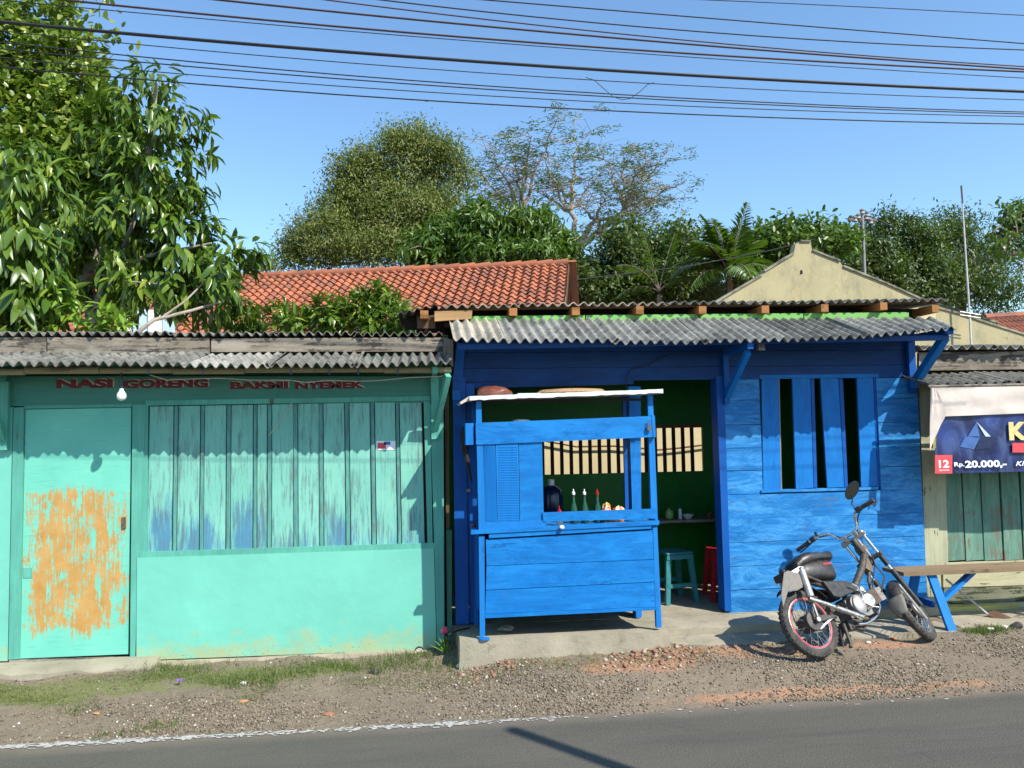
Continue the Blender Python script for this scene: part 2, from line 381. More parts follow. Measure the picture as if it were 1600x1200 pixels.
simple('frame_paint', (.03, .026, .024), .6, 0, .3, 40, .001, dust=.35)
simple('rim_red', (.55, .07, .08), .35, 0, .15, 30)
simple('rim_steel', (.5, .48, .45), .3, .9, .2, 30, dust=.3)
simple('flap_grey', (.17, .155, .135), .8, 0, .2, 30, .001, dust=.3)
simple('letter_red', (.13, .005, .012), .6, 0, .3, 60)
simple('letter_pale', (.5, .42, .33), .7, 0, .2, 60)
simple('white', (.78, .78, .76), .4, 0, .05, 20)
simple('bulb_glass', (.8, .8, .78), .2, 0, .03, 10)
simple('bottle_green', (.012, .06, .025), .12, 0, .2, 20, .0003, .6)
simple('bottle_dark', (.01, .015, .02), .15, 0, .2, 20, .0003)
simple('jug_blue', (.01, .02, .07), .2, 0, .2, 20, .0003)
simple('jar_green', (.25, .42, .12), .4)
simple('red_plastic', (.38, .01, .02), .35, 0, .12, 20)
simple('teal_plastic', (.03, .17, .18), .35, 0, .12, 20)
simple('pink', (.5, .05, .12), .5)
simple('purple', (.2, .08, .4), .5)
simple('brown_bag', (.17, .055, .035), .32, 0, .4, 18, .006)
simple('tray', (.38, .24, .13), .6, 0, .3, 60, .002)
simple('black_cloth', (.012, .011, .012), .8, 0, .3, 30, .004)
simple('screen', (.05, .12, .32), .4)
simple('cloth_beige', (.56, .48, .42), .8, 0, .12, 6, .01)
simple('banner_back', (.5, .5, .48), .7)
simple('gold', (.62, .5, .2), .5, 0, .15, 30)
simple('print_red', (.62, .06, .07), .5, 0, .12, 30)
simple('print_white', (.8, .8, .82), .5, 0, .05, 30)
simple('blue_pale', (.45, .6, .75), .6, 0, .1, 6)
simple('chip_orange', (.5, .15, .05), .7)
simple('stone_white', (.62, .58, .52), .8, 0, .2, 30, .004)
simple('brick_bit', (.38, .14, .07), .85, 0, .35, 30, .006)
simple('dead_leaf', (.42, .20, .08), .7, 0, .3, 30)
simple('insulator', (.22, .215, .21), .5)
simple('pole_white', (.5, .48, .46), .6, 0, .2, 10)
simple('road_white', (.36, .35, .32), .85, 0, .3, 60)
def m_glass():
    t = NT('mirror_glass'); M['mirror_glass'] = t.done((.03, .035, .03), .08, spec=.8)
m_glass()
def m_banner():                                 # printed banner: navy with pale facets
    t = NT('banner_print')
    v = t.n.new('ShaderNodeTexVoronoi'); v.feature = 'F1'; t.L(t.vec((3.6, 1, 3.2)), v.inputs['Vector']); v.inputs['Scale'].default_value = 1
    v.distance = 'MANHATTAN'
    c = t.mix(t.ramp(v.outputs['Distance'], .1, .9), (.02, .05, .22), (.006, .01, .06))
    c = t.mix(t.ramp(t.noise((5, 1, 2.2), 4, .6, dist=1.2), .52, .7, 0, .55), c, (.08, .13, .30))
    c = t.mix(t.ramp(v.outputs['Distance'], .10, .0, 0, .5), c, (.45, .55, .75))
    M['banner_print'] = t.done(c, .42, t.noise((5, 5, 3), 4, .6, dist=1), .012)
m_banner()
def m_ground():
    t = NT('verge_soil')
    big = t.noise((.9, .9, .9), 6, .65); mid = t.noise((5, 5, 5), 7, .7); fi = t.noise((38, 38, 38), 6, .75)
    c = t.mix(t.ramp(big, .35, .65), (.165, .128, .085), (.22, .17, .112))
    c = t.mix(t.ramp(mid, .45, .7, 0, .6), c, (.13, .10, .075))
    c = t.mix(t.ramp(fi, .5, .75, 0, .55), c, (.36, .32, .26))
    clay = t.math('MAXIMUM', t.blob((2.25, -.62, 0), (1.0, .22, 3)), t.math('MAXIMUM', t.blob((2.6, -1.28, 0), (1.5, .1, 3)), t.math('MAXIMUM', t.blob((1.5, -.78, 0), (.7, .2, 3)), t.blob((3.4, -.6, 0), (.5, .12, 3)))))
    w = t.math('ADD', mid, t.ramp(clay, 0, 1, -.35, .3))
    c = t.mix(t.ramp(w, .44, .7, 0, .85), c, (.38, .20, .11))
    gr = t.math('MAXIMUM', t.blob((-3.2, -.58, 0), (2.3, .30, 3)), t.blob((-1.2, -.38, 0), (1.2, .22, 3)))
    w = t.math('ADD', t.noise((4, 4, 4), 6, .7, loc=(2, 2, 2)), t.ramp(gr, 0, 1, -.4, .3))
    c = t.mix(t.ramp(w, .45, .6, 0, .85), c, (.15, .16, .05))
    M['verge_soil'] = t.done(c, .95, t.math('ADD', t.math('MULTIPLY', mid, 1.2), fi), .03)
    t = NT('asphalt')
    big = t.noise((.8, 2, 1), 6, .65); fi = t.noise((90, 90, 90), 4, .7); vo = t.voro((160, 160, 160))
    c = t.mix(t.ramp(big, .3, .7), (.066, .06, .044), (.088, .08, .06))
    c = t.mix(t.ramp(fi, .45, .75, 0, .5), c, (.145, .135, .115))
    c = t.mix(t.ramp(vo, .0, .25, .5, 0), c, (.05, .05, .048))
    c = t.mix(t.ramp(t.noise((16, 30, 16), 5, .8, loc=(5, 5, 5)), .68, .72, 0, .8), c, (.3, .28, .24))
    c = t.mix(t.ramp(t.noise((.5, 6, 1), 5, .7, loc=(1, 5, 5)), .5, .7, 0, .45), c, (.045, .044, .038))
    cr = t.voro((1.1, 2.6, 1), 'Distance', 'DISTANCE_TO_EDGE'); c = t.mix(t.math('MULTIPLY', t.ramp(cr, .006, .0), t.ramp(t.noise((1.5, 1.5, 1), 3), .58, .66, 0, .5)), c, (.02, .02, .018))
    c = t.mix(t.ramp(t.math('ADD', t.xyz()[1], t.math('MULTIPLY', t.noise((5, 5, 5), 5), .12)), -1.5, -1.36, 0, .6), c, (.2, .16, .12))
    M['asphalt'] = t.done(c, .85, t.math('ADD', fi, vo), .006)
    t = NT('gravel_stone')
    r = t.attr('tint')
    c = t.mix(r, (.10, .08, .055), (.29, .235, .165)); c = t.mix(t.ramp(r, .975, .985), c, (.5, .46, .4)); c = t.mix(t.ramp(r, .8, .84), c, (.34, .17, .10)) if False else c
    M['gravel_stone'] = t.done(c, .9, spec=.3)
m_ground()

# ------------------------------------------------------------------ THE SETTING
PLT = .18       # top of the cart's concrete platform
ROADY = -1.40
def road_y(x): return ROADY - .02 * (x - 0.5)
def gz(x, y):
    """height of the verge"""
    x = np.asarray(x, float); y = np.asarray(y, float)
    z = np.where(y > -.1, 0.0, 0.0) + .022 * np.sin(x * 1.7 + y * 2) * .5 + .012 * np.sin(x * 5.1 + 1 + y * 4.3) + .008 * np.sin(x * 11 + y * 9)
    t = np.clip((y - ROADY - .02) / .9, 0, 1)
    z = z * np.clip(t * 2.5, 0, 1) + (-.05) * (1 - t) + (.0) * t
    b_ = np.clip((x - .1) / .9, 0, 1); c_ = np.clip((y + 1.38) / .5, 0, 1)
    return z - .004 + .05 * b_ * b_ * (3 - 2 * b_) * c_ * c_ * (3 - 2 * c_)
# far ground: one sheet to the horizon
MB().add([(-400, -400, -.09), (400, -400, -.09), (400, 700, -.09), (-400, 700, -.09)], [(0, 1, 2, 3)]).build('ground', M['verge_soil'], kind='structure')
def terrain():
    xs = np.linspace(-8, 10, 900); ys = np.concatenate([np.linspace(-1.62, .3, 120), np.linspace(.5, 40, 12)])
    X, Y = np.meshgrid(xs, ys); Z = gz(X, Y)
    Z += (np.sin(X * 37 + 3 * np.sin(Y * 31)) * np.sin(Y * 41 + 2 * np.sin(X * 23))) * .003
    Z = np.where(Y < -1.36, Z - (-1.36 - Y) * .12, Z)
    V = np.stack([X, Y, Z], -1).reshape(-1, 3); n = len(xs); i = np.arange((len(ys) - 1) * n).reshape(-1, n)[:, :-1].ravel()
    F = np.stack([i, i + 1, i + n + 1, i + n], 1)
    link_mesh('verge', np_mesh('verge', V, F), M['verge_soil'], kind='structure', smooth=True)
terrain()
def road():
    xs = np.linspace(-9, 10, 400)
    yo = np.array([road_y(x) + .012 * math.sin(x * 9) + .018 * math.sin(x * 3.1 + 1) + random.uniform(-.006, .006) for x in xs])
    V = [(x, y, -.046) for x, y in zip(xs, yo)] + [(x, -9.2, -.046) for x in xs] + [(x, y + .01, -.09) for x, y in zip(xs, yo)]
    n = len(xs); F = [(i, i + n, i + n + 1, i + 1) for i in range(n - 1)] + [(i, i + 1, i + 1 + 2*n, i + 2*n) for i in range(n - 1)]
    V += [(-400, -9.2, -.046), (400, -9.2, -.046)]
    MB().add(V, F).build('road', M['asphalt'], kind='structure')
    mb = MB(); mb.box(-60, -9.02, -9.2, -1.3, -.09, -.047); mb.box(10.02, 60, -9.2, -1.6, -.09, -.047); mb.build('road_beyond', M['asphalt'], kind='structure')
    # worn white edge line: the flakes of paint that are left
    V = []; F = []
    for q in range(5200):
        x = random.uniform(-6, 6); dens = .95 if x < -.9 else (.7 if x < .3 else (.35 if x < .8 else .02))
        dens *= .55 + .6 * math.sin(x * 7 + 1.3 * math.sin(x * 17)) ** 2
        if random.random() > dens: continue
        y = road_y(x) - .045 + random.gauss(0, .017); L = random.uniform(.006, .024); w = random.uniform(.004, .011); m = 6; b = len(V)
        for j in range(m):
            a = 2*math.pi*j/m; V.append((x + math.cos(a) * L * random.uniform(.5, 1.2), y + math.sin(a) * w * random.uniform(.5, 1.3), -.0420 + random.random() * .0008))
        F.append(tuple(range(b, b + m)))
    MB().add(V, F).build('road_edge_line', M['road_white'], kind='structure')
road()

# ---- concrete pieces of the ground
def rough_slab(name, x0, x1, y0, y1, z0, z1, zb=None, seed=0, chips=.012, kind='structure'):
    """concrete slab with worn, uneven edges; zb = top height at the back edge"""
    r = random.Random(seed); nx = max(6, int((x1 - x0) / .07)); ny = max(4, int((y1 - y0) / .07)); zb = z1 if zb is None else zb
    V = []; F = []
    for j in range(ny + 1):
        for i in range(nx + 1):
            x = x0 + (x1 - x0) * i / nx; y = y0 + (y1 - y0) * j / ny; z = z1 + (zb - z1) * j / ny + r.uniform(-1, 1) * .0025
            if j == 0: y += r.uniform(-1, 1) * chips; z -= abs(r.gauss(0, 1)) * chips * .5
            if i in (0, nx): x += r.uniform(-1, 1) * chips * .6; z -= abs(r.gauss(0, 1)) * chips * .4
            V.append((x, y, z))
    for j in range(ny):
        for i in range(nx): a = j*(nx+1)+i; F.append((a, a+1, a+nx+2, a+nx+1))
    ring = [i for i in range(nx+1)] + [(j+1)*(nx+1)-1 for j in range(1, ny+1)] + [ny*(nx+1)+i for i in range(nx-1, -1, -1)] + [j*(nx+1) for j in range(ny-1, 0, -1)]
    for lv, (k, o) in enumerate(((.5, .004), (1, .012))):
        base = len(V)
        for q in ring:
            x, y, z = V[q]; cx, cy = (x0+x1)/2, (y0+y1)/2
            V.append((x + math.copysign(o, x-cx) + r.uniform(-1,1)*.003, y + math.copysign(o, y-cy)*(abs(y-y0) < .05) + r.uniform(-1,1)*.003, z + (z0 - z) * k))
        prev = ring if lv == 0 else list(range(base - len(ring), base))
        m = len(ring)
        for i in range(m): F.append((prev[i], base + i, base + (i+1) % m, prev[(i+1) % m]))
    return MB().add(V, F).build(name, M['concrete'], kind=kind, smooth=True)
rough_slab('platform', .22, 1.76, -.52, .08, -.03, .19, .14, 1)
rough_slab('floor', .15, 4.4, .085, 1.45, -.03, .14, .14, 2, 0)
rough_slab('threshold', 1.775, 2.86, -.20, .08, -.03, .115, .135, 3)
rough_slab('lower_step', 1.775, 2.30, -.46, -.21, -.03, .058, .062, 13, .015)
rough_slab('footing', 2.87, 4.24, .0, .082, -.03, .135, .135, 4, .006)
rough_slab('ledge', 2.3, 4.12, -.44, .0, -.05, .06, .065, 5, .02)
rough_slab('door_step', -4.0, -1.98, -.24, -.005, -.05, .035, .05, 6, .02)
rough_slab('wall_footing', -1.96, .12, -.05, .06, -.03, .0, .012, 7, .01)
rough_slab('stall_apron', 4.2, 6.6, -.40, .28, -.03, .055, .08, 8, .015)

# ---- text made as flat letters
def text(body, name, x, z, Y, h, mat, parent=None, bold=.0, width=None, th=.003, label=None, shear=0, local=False):
    cu = bpy.data.curves.new('txt', 'FONT'); cu.body = body; cu.size = 1; cu.offset = bold; cu.shear = shear; cu.extrude = .5; cu.resolution_u = 3
    ob = bpy.data.objects.new('txt', cu); col.objects.link(ob)
    dg = bpy.context.evaluated_depsgraph_get(); dg.update(); me = bpy.data.meshes.new_from_object(ob.evaluated_get(dg)); bpy.data.objects.remove(ob)
    n = len(me.vertices); co = np.empty(n*3, np.float32); me.vertices.foreach_get('co', co); co = co.reshape(-1, 3)
    mn, mx = co.min(0), co.max(0); s = h / (mx[1] - mn[1]); sx = s if width is None else width / (mx[0] - mn[0])
    out = np.empty_like(co); out[:, 0] = x + (co[:, 0] - mn[0]) * sx; out[:, 1] = Y - (co[:, 2] + .5) * th; out[:, 2] = z + (co[:, 1] - mn[1]) * s
    me.vertices.foreach_set('co', out.ravel()); me.materials.clear()
    o = link_mesh(name, me, mat, parent, local)
    if label: o['label'] = label
    return o

# ---- corrugated sheet between four corners
def corr(name, fl, fr, br, bl, mat, parent, pitch=.071, amp=.017, th=.006, seed=0, jag=.01, res=9, label=None, rows=3):
    r = random.Random(seed); fl, fr, br, bl = map(lambda p: np.array(p, float), (fl, fr, br, bl))
    L = np.linalg.norm(fr - fl); n = max(8, int(L / pitch * res)); up = np.cross(fr - fl, bl - fl); up /= np.linalg.norm(up)
    ph = r.uniform(0, 6.28); V = []
    jj = 0
    ed = (bl - fl) / np.linalg.norm(bl - fl)
    for side in (0, 1):
        for j in range(rows + 1):
            v = j / rows
            for i in range(n + 1):
                u = i / n; p = (fl*(1-u) + fr*u)*(1-v) + (bl*(1-u) + br*u)*v
                w = amp * math.sin(2*math.pi*L*u/pitch + ph)
                p = p + up * (w - side * th)
                if j == 0:
                    jg = jag * (math.sin(u * L * 13 + ph) * .5 + math.sin(u * L * 37 + 2) * .5); p = p + ed * jg
                V.append(p)
    F = []; m = (rows + 1) * (n + 1)
    for j in range(rows):
        for i in range(n):
            a = j*(n+1)+i; F.append((a, a+1, a+n+2, a+n+1)); F.append((a+m, a+m+n+1, a+m+n+2, a+m+1))
    for i in range(n):
        F.append((i, i+m, i+1+m, i+1)); a = rows*(n+1)+i; F.append((a, a+1, a+1+m, a+m))
    for j in range(rows):
        a = j*(n+1); F.append((a, a+n+1, a+n+1+m, a+m)); a += n; F.append((a, a+m, a+n+1+m, a+n+1))
    o = MB().add(V, F).build(name, mat, parent, smooth=True)
    if label: o['label'] = label
    return o

# ================================================================== GREEN STALL (left)
GS = thing('green_stall', 'mint green timber food stall with closed shutters and flaking door under grey corrugated eaves', 'stall', (-1.4, .6, 0))
mf, mh = M['mint_frame'], M['mint_header_shaded']
# body behind the front (sides, back, dark inside)
b = MB(); b.box(-4.6, .10, .075, .10, 0, 2.28); b.box(.105, .13, .06, 2.0, 0, 2.3); b.box(-4.6, .13, 2.0, 2.03, 0, 2.3); b.build('wall', M['teal_post'], GS, )
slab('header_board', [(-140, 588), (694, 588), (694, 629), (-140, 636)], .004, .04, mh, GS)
slab('wall_panel', [(-160, 637), (20, 636), (12, 1033), (-160, 1037)], .0, .03, M['mint_panel'], GS)
slab('post', [(21, 637), (37, 636), (30, 1030), (13, 1031)], -.012, .05, mf, GS)
slab('post', [(207, 632), (228, 632), (211, 1027), (203, 1027)], -.012, .05, mf, GS)
slab('post', [(672, 631), (693, 631), (694, 1013), (683, 1013)], -.012, .05, mf, GS)
slab('door_lintel', [(38, 634), (206, 631), (206, 636), (38, 639)], -.006, .04, mf, GS)
dr = slab('door', [(40, 640), (205, 637), (200, 1022), (32, 1029)], .006, .03, M['mint_door'], GS, 'flaking door, mint worn through to ochre paint')
slab('handle', rect(190, 808, 196, 826), -.004, .012, M['rust_steel'], dr)
slab('hinge_patch', rect(36, 887, 50, 903), .002, .006, M['mint_frame'], dr)
slab('threshold_board', [(14, 1032), (210, 1027), (211, 1031), (14, 1037)], -.012, .06, M['grey_wood'], GS)
# shutter frame
slab('shutter_frame', [(228, 626), (672, 619), (672, 626), (228, 634)], -.010, .05, mf, GS)
slab('shutter_frame', [(213, 863), (683, 848), (683, 857), (213, 873)], -.014, .05, mf, GS)
slab('shutter_frame', [(215, 634), (231, 634), (230, 864), (212, 864)], -.008, .04, mf, GS)
slab('shutter_frame', [(662, 627), (672, 627), (676, 848), (668, 849)], -.010, .04, mf, GS)
pl = [(232, 270), (278, 312), (319, 353), (361, 395), (402, 417), (425, 459), (466, 499), (506, 539), (547, 579), (587, 619), (626, 661)]
bt = [(271, 277), (313, 318), (354, 360), (396, 401), (418, 424), (459, 465), (499, 505), (540, 546), (580, 586), (620, 625)]
def sx(x, y): return x + (y - 745) * (.022 * (x - 440) / 230 + .001)        # boards fan out a little downwards
def ytop(x): return 635 - (x - 232) * .0163
def ybot(x): return 863 - (x - 232) * .0345
for k, (a, c) in enumerate(pl):
    slab('shutter_board', [(sx(a, 640), ytop(a)), (sx(c, 640), ytop(c)), (sx(c, 860), ybot(c)), (sx(a, 860), ybot(a))], .004 + random.uniform(-.003, .003), .02, M['mint_shutter'], GS, gap=.0012)
for k, (a, c) in enumerate(bt):
    slab('batten', [(sx(a, 640), ytop(a)), (sx(c, 640), ytop(c)), (sx(c, 860), ybot(c)), (sx(a, 860), ybot(a))], -.006 + random.uniform(-.002, .002), .02, M['mint_batten'], GS, gap=.001)
b = MB(); b.box(-2.2, .05, .03, .05, .7, 2.0); b.build('shutter_backing', M['dark_wood'], GS)
slab('lower_panel', [(214, 872), (678, 857), (682, 1014), (213, 1032)], -.018, .03, M['mint_panel'], GS, 'smooth mint sheet with mud splashes along its foot')
slab('base_board', [(214, 1034), (640, 1019), (640, 1024), (214, 1040)], -.02, .05, M['cream_boards'], GS)
# red lettering with a pale shade behind it
def sign(txt, x0, x1, yb, h):
    a = P(x0, yb, 0); c = P(x1, yb, 0); r_ = text(txt, 'letter_shade', a[0] + .010, a[2] + .006, .0035, h, M['letter_pale'], GS, .045, c[0] - a[0], .002)
    text(txt, 'lettering', a[0], a[2], .0005, h, M['letter_red'], GS, .055, c[0] - a[0], .002, label='red painted words ' + txt)
sign('NASI', 88, 176, 607, .068); sign('GORENG', 193, 325, 607, .066); sign('BAKMI', 360, 450, 608, .055); sign('NYEMEK', 461, 570, 608, .055)
# sticker on a shutter board
st_ = slab('sticker', rect(588, 689, 618, 703), -.0005, .002, M['print_white'], GS, 'small printed sticker')
slab('print', rect(590, 692, 603, 701), -.0018, .001, M['print_red'], st_)
slab('print', rect(600, 690, 610, 695), -.0018, .001, M['screen'], st_)
# brackets under the eave
def bracket(parent, top, bot, Yw, Yo, mat, w=.05, wallpx=None):
    z = P(*top, Yo)[2]; x = P(*top, Yo)[0]; zb = P(*bot, Yw)[2]; xb = P(*bot, Yw)[0]
    b = MB(); b.box(xb - w*.6, xb + w*.6, Yw - .034, Yw - .002, zb - .09, z - .02)
    o = b.build('bracket', mat, parent)
    MB().beam((xb, Yw - .03, zb - .01), (x, Yo, z - .03), w * .8, w * .9).build('strut', mat, o)
    MB().box(min(x, xb) - w*.4, min(x, xb) + w*.4, Yo - .02, Yw - .036, z - .015, z + .03).build('arm', mat, o)
bracket(GS, (700, 580), (680, 668), -.012, -.33, mf)
bracket(GS, (-22, 588), (8, 684), -.012, -.33, mf)
# lower (awning) roof
def zP(px, py, Y): return P(px, py, Y)[2]
segs = [(-260, 120), (110, 285), (275, 425), (415, 560), (550, 706)]
for k, (a, c) in enumerate(segs):
    Yf, Yb = -.47, .16; dz = .006 * (k % 2)
    sag = [582, 581, 580, 578, 572]; 
    p0, p1 = P(a, (568, 568, 570, 571, 571)[k], Yf), P(c, (568, 570, 571, 571, 565)[k], Yf)
    q1, q0 = P(c, 551, Yb), P(a, 555, Yb)
    q0[0] = p0[0] - .0; q1[0] = p1[0]; 
    for q in (p0, p1, q0, q1): q[2] += dz
    corr('roof_sheet', p0, p1, q1, q0, M[['sheet_dark', 'sheet_dark', 'sheet_grey', 'sheet_dark', 'sheet_dark'][k]], GS, seed=k, jag=.014, amp=.018)
a, c = P(-200, 581, -.30), P(706, 577, -.30)
b = MB()
for i in range(8):
    u0, u1 = i / 8, (i + 1) / 8; z0 = -.006 * math.sin(i * 2.1)
    pa = a * (1-u0) + c * u0; pb = a * (1-u1) + c * u1
    b.tube([pa + [0, 0, z0], pb + [-.004, 0, z0]], .021 + .003 * (i % 3), 10)
b.build('eave_pole', M['bamboo'], GS, smooth=True)
for px in (233, 318, 455, 515, 560, 622):
    q = P(px, 579.5, -.30); MB().tube([(q[0], q[1] + .027*math.cos(t), q[2] + .027*math.sin(t)) for t in np.linspace(0, 6.28, 13)], .004, 5).build('tie', M['screen'], GS)
# fascia boards and upper roof
slab('fascia_board', [(74, 527), (327, 528), (327, 553), (74, 551)], .10, .03, M['grey_wood'], GS)
slab('fascia_board', [(330, 529), (692, 527), (692, 549), (330, 550)], .106, .03, M['grey_wood'], GS)
slab('fascia_board', [(-260, 527), (72, 527), (72, 551), (-260, 551)], .106, .03, M['grey_wood'], GS)
for k, (a, c) in enumerate([(-200, 100), (90, 270), (262, 430), (420, 560), (552, 695)]):
    p0, p1 = P(a, 524, .085), P(c, 523, .085); q1 = p1 + [0, 2.2, .06]; q0 = p0 + [0, 2.2, .06]
    for q in (p0, p1, q0, q1): q[2] += .004 * (k % 2) + .012
    corr('roof_sheet', p0, p1, q1, q0, M['sheet_dark'], GS, seed=20 + k, jag=.02, amp=.017)
b = MB(); b.box(-4.6, .1, .14, .17, 2.2, 2.36); b.build('rafter_board', M['dark_wood'], GS)
# lamp cord along the eave
pts = [P(x, y, -.26) for x, y in [(235, 586), (262, 594), (300, 592), (345, 591), (390, 594), (452, 594), (480, 598), (510, 594), (560, 596), (600, 594), (640, 590), (690, 588), (704, 578)]]
tag(MB().tube(pts, .0035, 6).build('cord', M['letter_pale']), 'pale twisted cord sagging under the bamboo eave pole of the green stall', 'cord')
# bulb
q = P(190, 606, -.36); LB = thing('light_bulb', 'white unlit bulb in a black socket hanging in front of the word GORENG', 'light bulb', tuple(q))
z0 = P(190, 592, -.36)[2]; z1 = P(190, 626, -.36)[2]; zc = P(190, 608, -.36)[2]
MB().lathe([(.018, 0), (.019, -.01), (.019, -.055), (.014, -.06)], (q[0], q[1], zc + .065), 14).build('socket', M['black_plastic'], LB, smooth=True)
MB().tube([(q[0], q[1], zc + .065), (q[0] + .005, q[1] - .02, zc + .12)], .004, 6).build('wire', M['cable'], LB)
MB().lathe([(.013, 0), (.0145, -.012), (.018, -.022), (.029, -.038), (.033, -.056), (.029, -.075), (.016, -.086), (.0, -.089)], (q[0], q[1], zc + .006), 18).build('glass', M['bulb_glass'], LB, smooth=True)
# a stick poking out
tag(MB().tube([P(457, 629, -.04), P(440, 655, -.05), P(420, 681, -.02)], .003, 5).build('straw', M['letter_pale']), 'thin pale straw stuck across the upper edge of the shutters', 'straw')
# boards in the gap between the stalls
GB = thing('gap_boards', 'two weathered upright boards standing in the gap between the green and blue stalls', 'boards', (.17, .05, 0))
slab('board', [(695, 610), (701, 610), (702, 826), (697, 826)], .03, .03, M['brown_wood'], GB, 'brown bare upper board')
slab('board', [(697, 828), (706, 828), (706, 1004), (699, 1006)], .03, .03, M['teal_post'], GB, 'greenish lower board')
slab('end_board', [(693, 527), (708, 531), (708, 574), (693, 560)], -.05, .02, M['grey_wood_v'], GB, 'grey end board under the roofs')

# ================================================================== BLUE SHOP
BS = thing('blue_shop', 'blue timber food shop with open doorway and gapped window boards under corrugated roof', 'shop', (2.2, .7, .14))
YW = .10
bw = M['blue_wall']
# horizontal boards right of the door. photo rows
rows = [(592, 625), (625, 663), (663, 699), (699, 734), (734, 771), (771, 809), (809, 846), (846, 883), (883, 920), (920, 955)]
def yr(y, x):                                  # board joints drop towards the left of the photo
    k = -.0095 - (y - 590) * 8.5e-5; return y + (x - 1200) * k
def zline(y): return P(1200, y, YW)[2]
xl = P(1131, 700, YW)[0]; xr = P(1436, 700, YW)[0] + .01
xwl = P(1189, 680, YW)[0]; xwr = P(1373, 680, YW)[0]
for k, (a, c) in enumerate(rows):
    z1, z0 = zline(a), zline(c)
    def hb(x0, x1, n='wall_board'):
        tl, tr = random.uniform(-.002, .002), random.uniform(-.002, .002)
        MB().prism([(x0, z1 - .0025 + tl), (x1, z1 - .0025 + tr), (x1, z0 + .001 + tr), (x0, z0 + .001 + tl)], YW + random.uniform(-.004, .003), .02).build(n, bw, BS)
    if c <= 771: hb(xl, xwl); hb(xwr, xr)
    else: hb(xl, xr)
# backing behind the boards (with the window left free)
zt, zb_ = zline(592), zline(771)
b = MB(); b.box(xl, xwl, YW + .025, YW + .04, zb_, zt); b.box(xwr, xr - .005, YW + .025, YW + .04, zb_, zt); b.box(xl, xr - .005, YW + .025, YW + .04, .14, zb_ - .001); b.build('wall_backing', M['blue_shaded'], BS)
# top band above door, bay and window
tb = [(513, 548), (548, 572), (572, 592)]
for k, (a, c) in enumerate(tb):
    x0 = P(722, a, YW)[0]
    MB().prism([(x0, zline(a) - .002), (xr, zline(a) - .002), (xr, zline(c) + .001), (x0, zline(c) + .001)], YW + (0, .003, -.003)[k], .035).build('wall_board', M['blue_shaded'], BS)
slab('lintel', [(725, 598), (990, 592), (990, 600), (725, 607)], YW - .005, .06, M['blue_shaded'], BS)
slab('lintel', [(990, 586), (1131, 582), (1131, 588), (990, 590)], YW - .004, .05, M['blue_shaded'], BS)
# door jamb, post between bay and doorway, posts at the left
slab('door_jamb', [(1119, 588), (1131, 588), (1143, 955), (1133, 955)], YW - .012, .14, M['blue_side'], BS)
slab('post', [(982, 604), (1001, 604), (1003, 966), (993, 966)], YW + .0, .09, M['blue_trim'], BS)
slab('post', [(707, 590), (727, 590), (733, 975), (712, 977)], YW - .03, .08, M['blue_side'], BS)
slab('post', [(728, 600), (741, 600), (746, 973), (734, 973)], YW - .01, .06, M['blue_side'], BS)
slab('post', [(714, 535), (727, 538), (722, 596), (707, 596)], YW - .04, .08, M['blue_side'], BS)
bl = slab('bracket_block', rect(707, 610, 719, 625), YW - .045, .02, M['blue_trim'], BS)
MB().lathe([(.006, 0), (.006, .01)], tuple(P(713, 618, YW - .054)), 8, 'y').build('bolt', M['rust_steel'], bl)
for px in (729, 741): slab('hasp', rect(px, 764, px + 6, 769), YW - .05, .008, M['bamboo'], BS)
# green leaf of the open door, seen edge on inside
slab('door_leaf', [(1120, 815), (1126, 815), (1133, 948), (1127, 948)], .28, .02, M['green_fascia'], BS, 'pale green open door leaf seen edge on')
# window: upright boards with gaps
wb = [(1190, 592, 1217, 592, 1221, 765, 1193, 767), (1238, 592, 1266, 591, 1271, 762, 1244, 764), (1282, 591, 1310, 591, 1319, 761, 1293, 762), (1339, 590, 1364, 590, 1371, 760, 1346, 761)]
for q in wb:
    slab('window_board', [(q[0], q[1]), (q[2], q[3]), (q[4], q[5]), (q[6], q[7])], YW + .002 + random.uniform(-.002, .002), .02, M['blue_trim'], BS)
for q in [(1267, 592, 1272, 592, 1277, 762, 1272, 762), (1311, 592, 1317, 591, 1325, 761, 1320, 761), (1365, 588, 1371, 588, 1377, 761, 1371, 761), (1216, 592, 1218, 592, 1222, 765, 1220, 765)]:
    slab('window_strip', [(q[0], q[1]), (q[2], q[3]), (q[4], q[5]), (q[6], q[7])], YW + .012, .03, M['blue_side'] if q[0] != 1216 else M['tan_wood'], BS)
slab('window_sill', [(1190, 766), (1373, 761), (1373, 765), (1190, 770)], YW - .012, .05, M['blue_wall'], BS)
slab('window_head', [(1187, 586), (1373, 584), (1373, 590), (1187, 592)], YW - .008, .04, M['blue_trim'], BS)
# brackets
def bracket2(top, bot, w=.045, arm=True, end=None):
    xa, _, za = P(*top, -.40); xb, _, zb2 = P(*bot, YW)
    b = MB(); b.box(xb - w/2, xb + w/2, YW - .05, YW - .012, zb2 - .06, za - .0)
    o = b.build('bracket', M['blue_side'], BS)
    MB().beam((xb, YW - .04, zb2), (xb + .01, -.36, za - .02), w, w, (1, 0, 0)).build('strut', M['blue_trim'], o)
    MB().box(xb - w/2 - .001, xb + w/2 + .001, -.44, YW - .052, za - .004, za + .045).build('arm', M['blue_side'], o)
    return o
bracket2((1184, 545), (1133, 620))
bracket2((1474, 522), (1422, 603), .06)
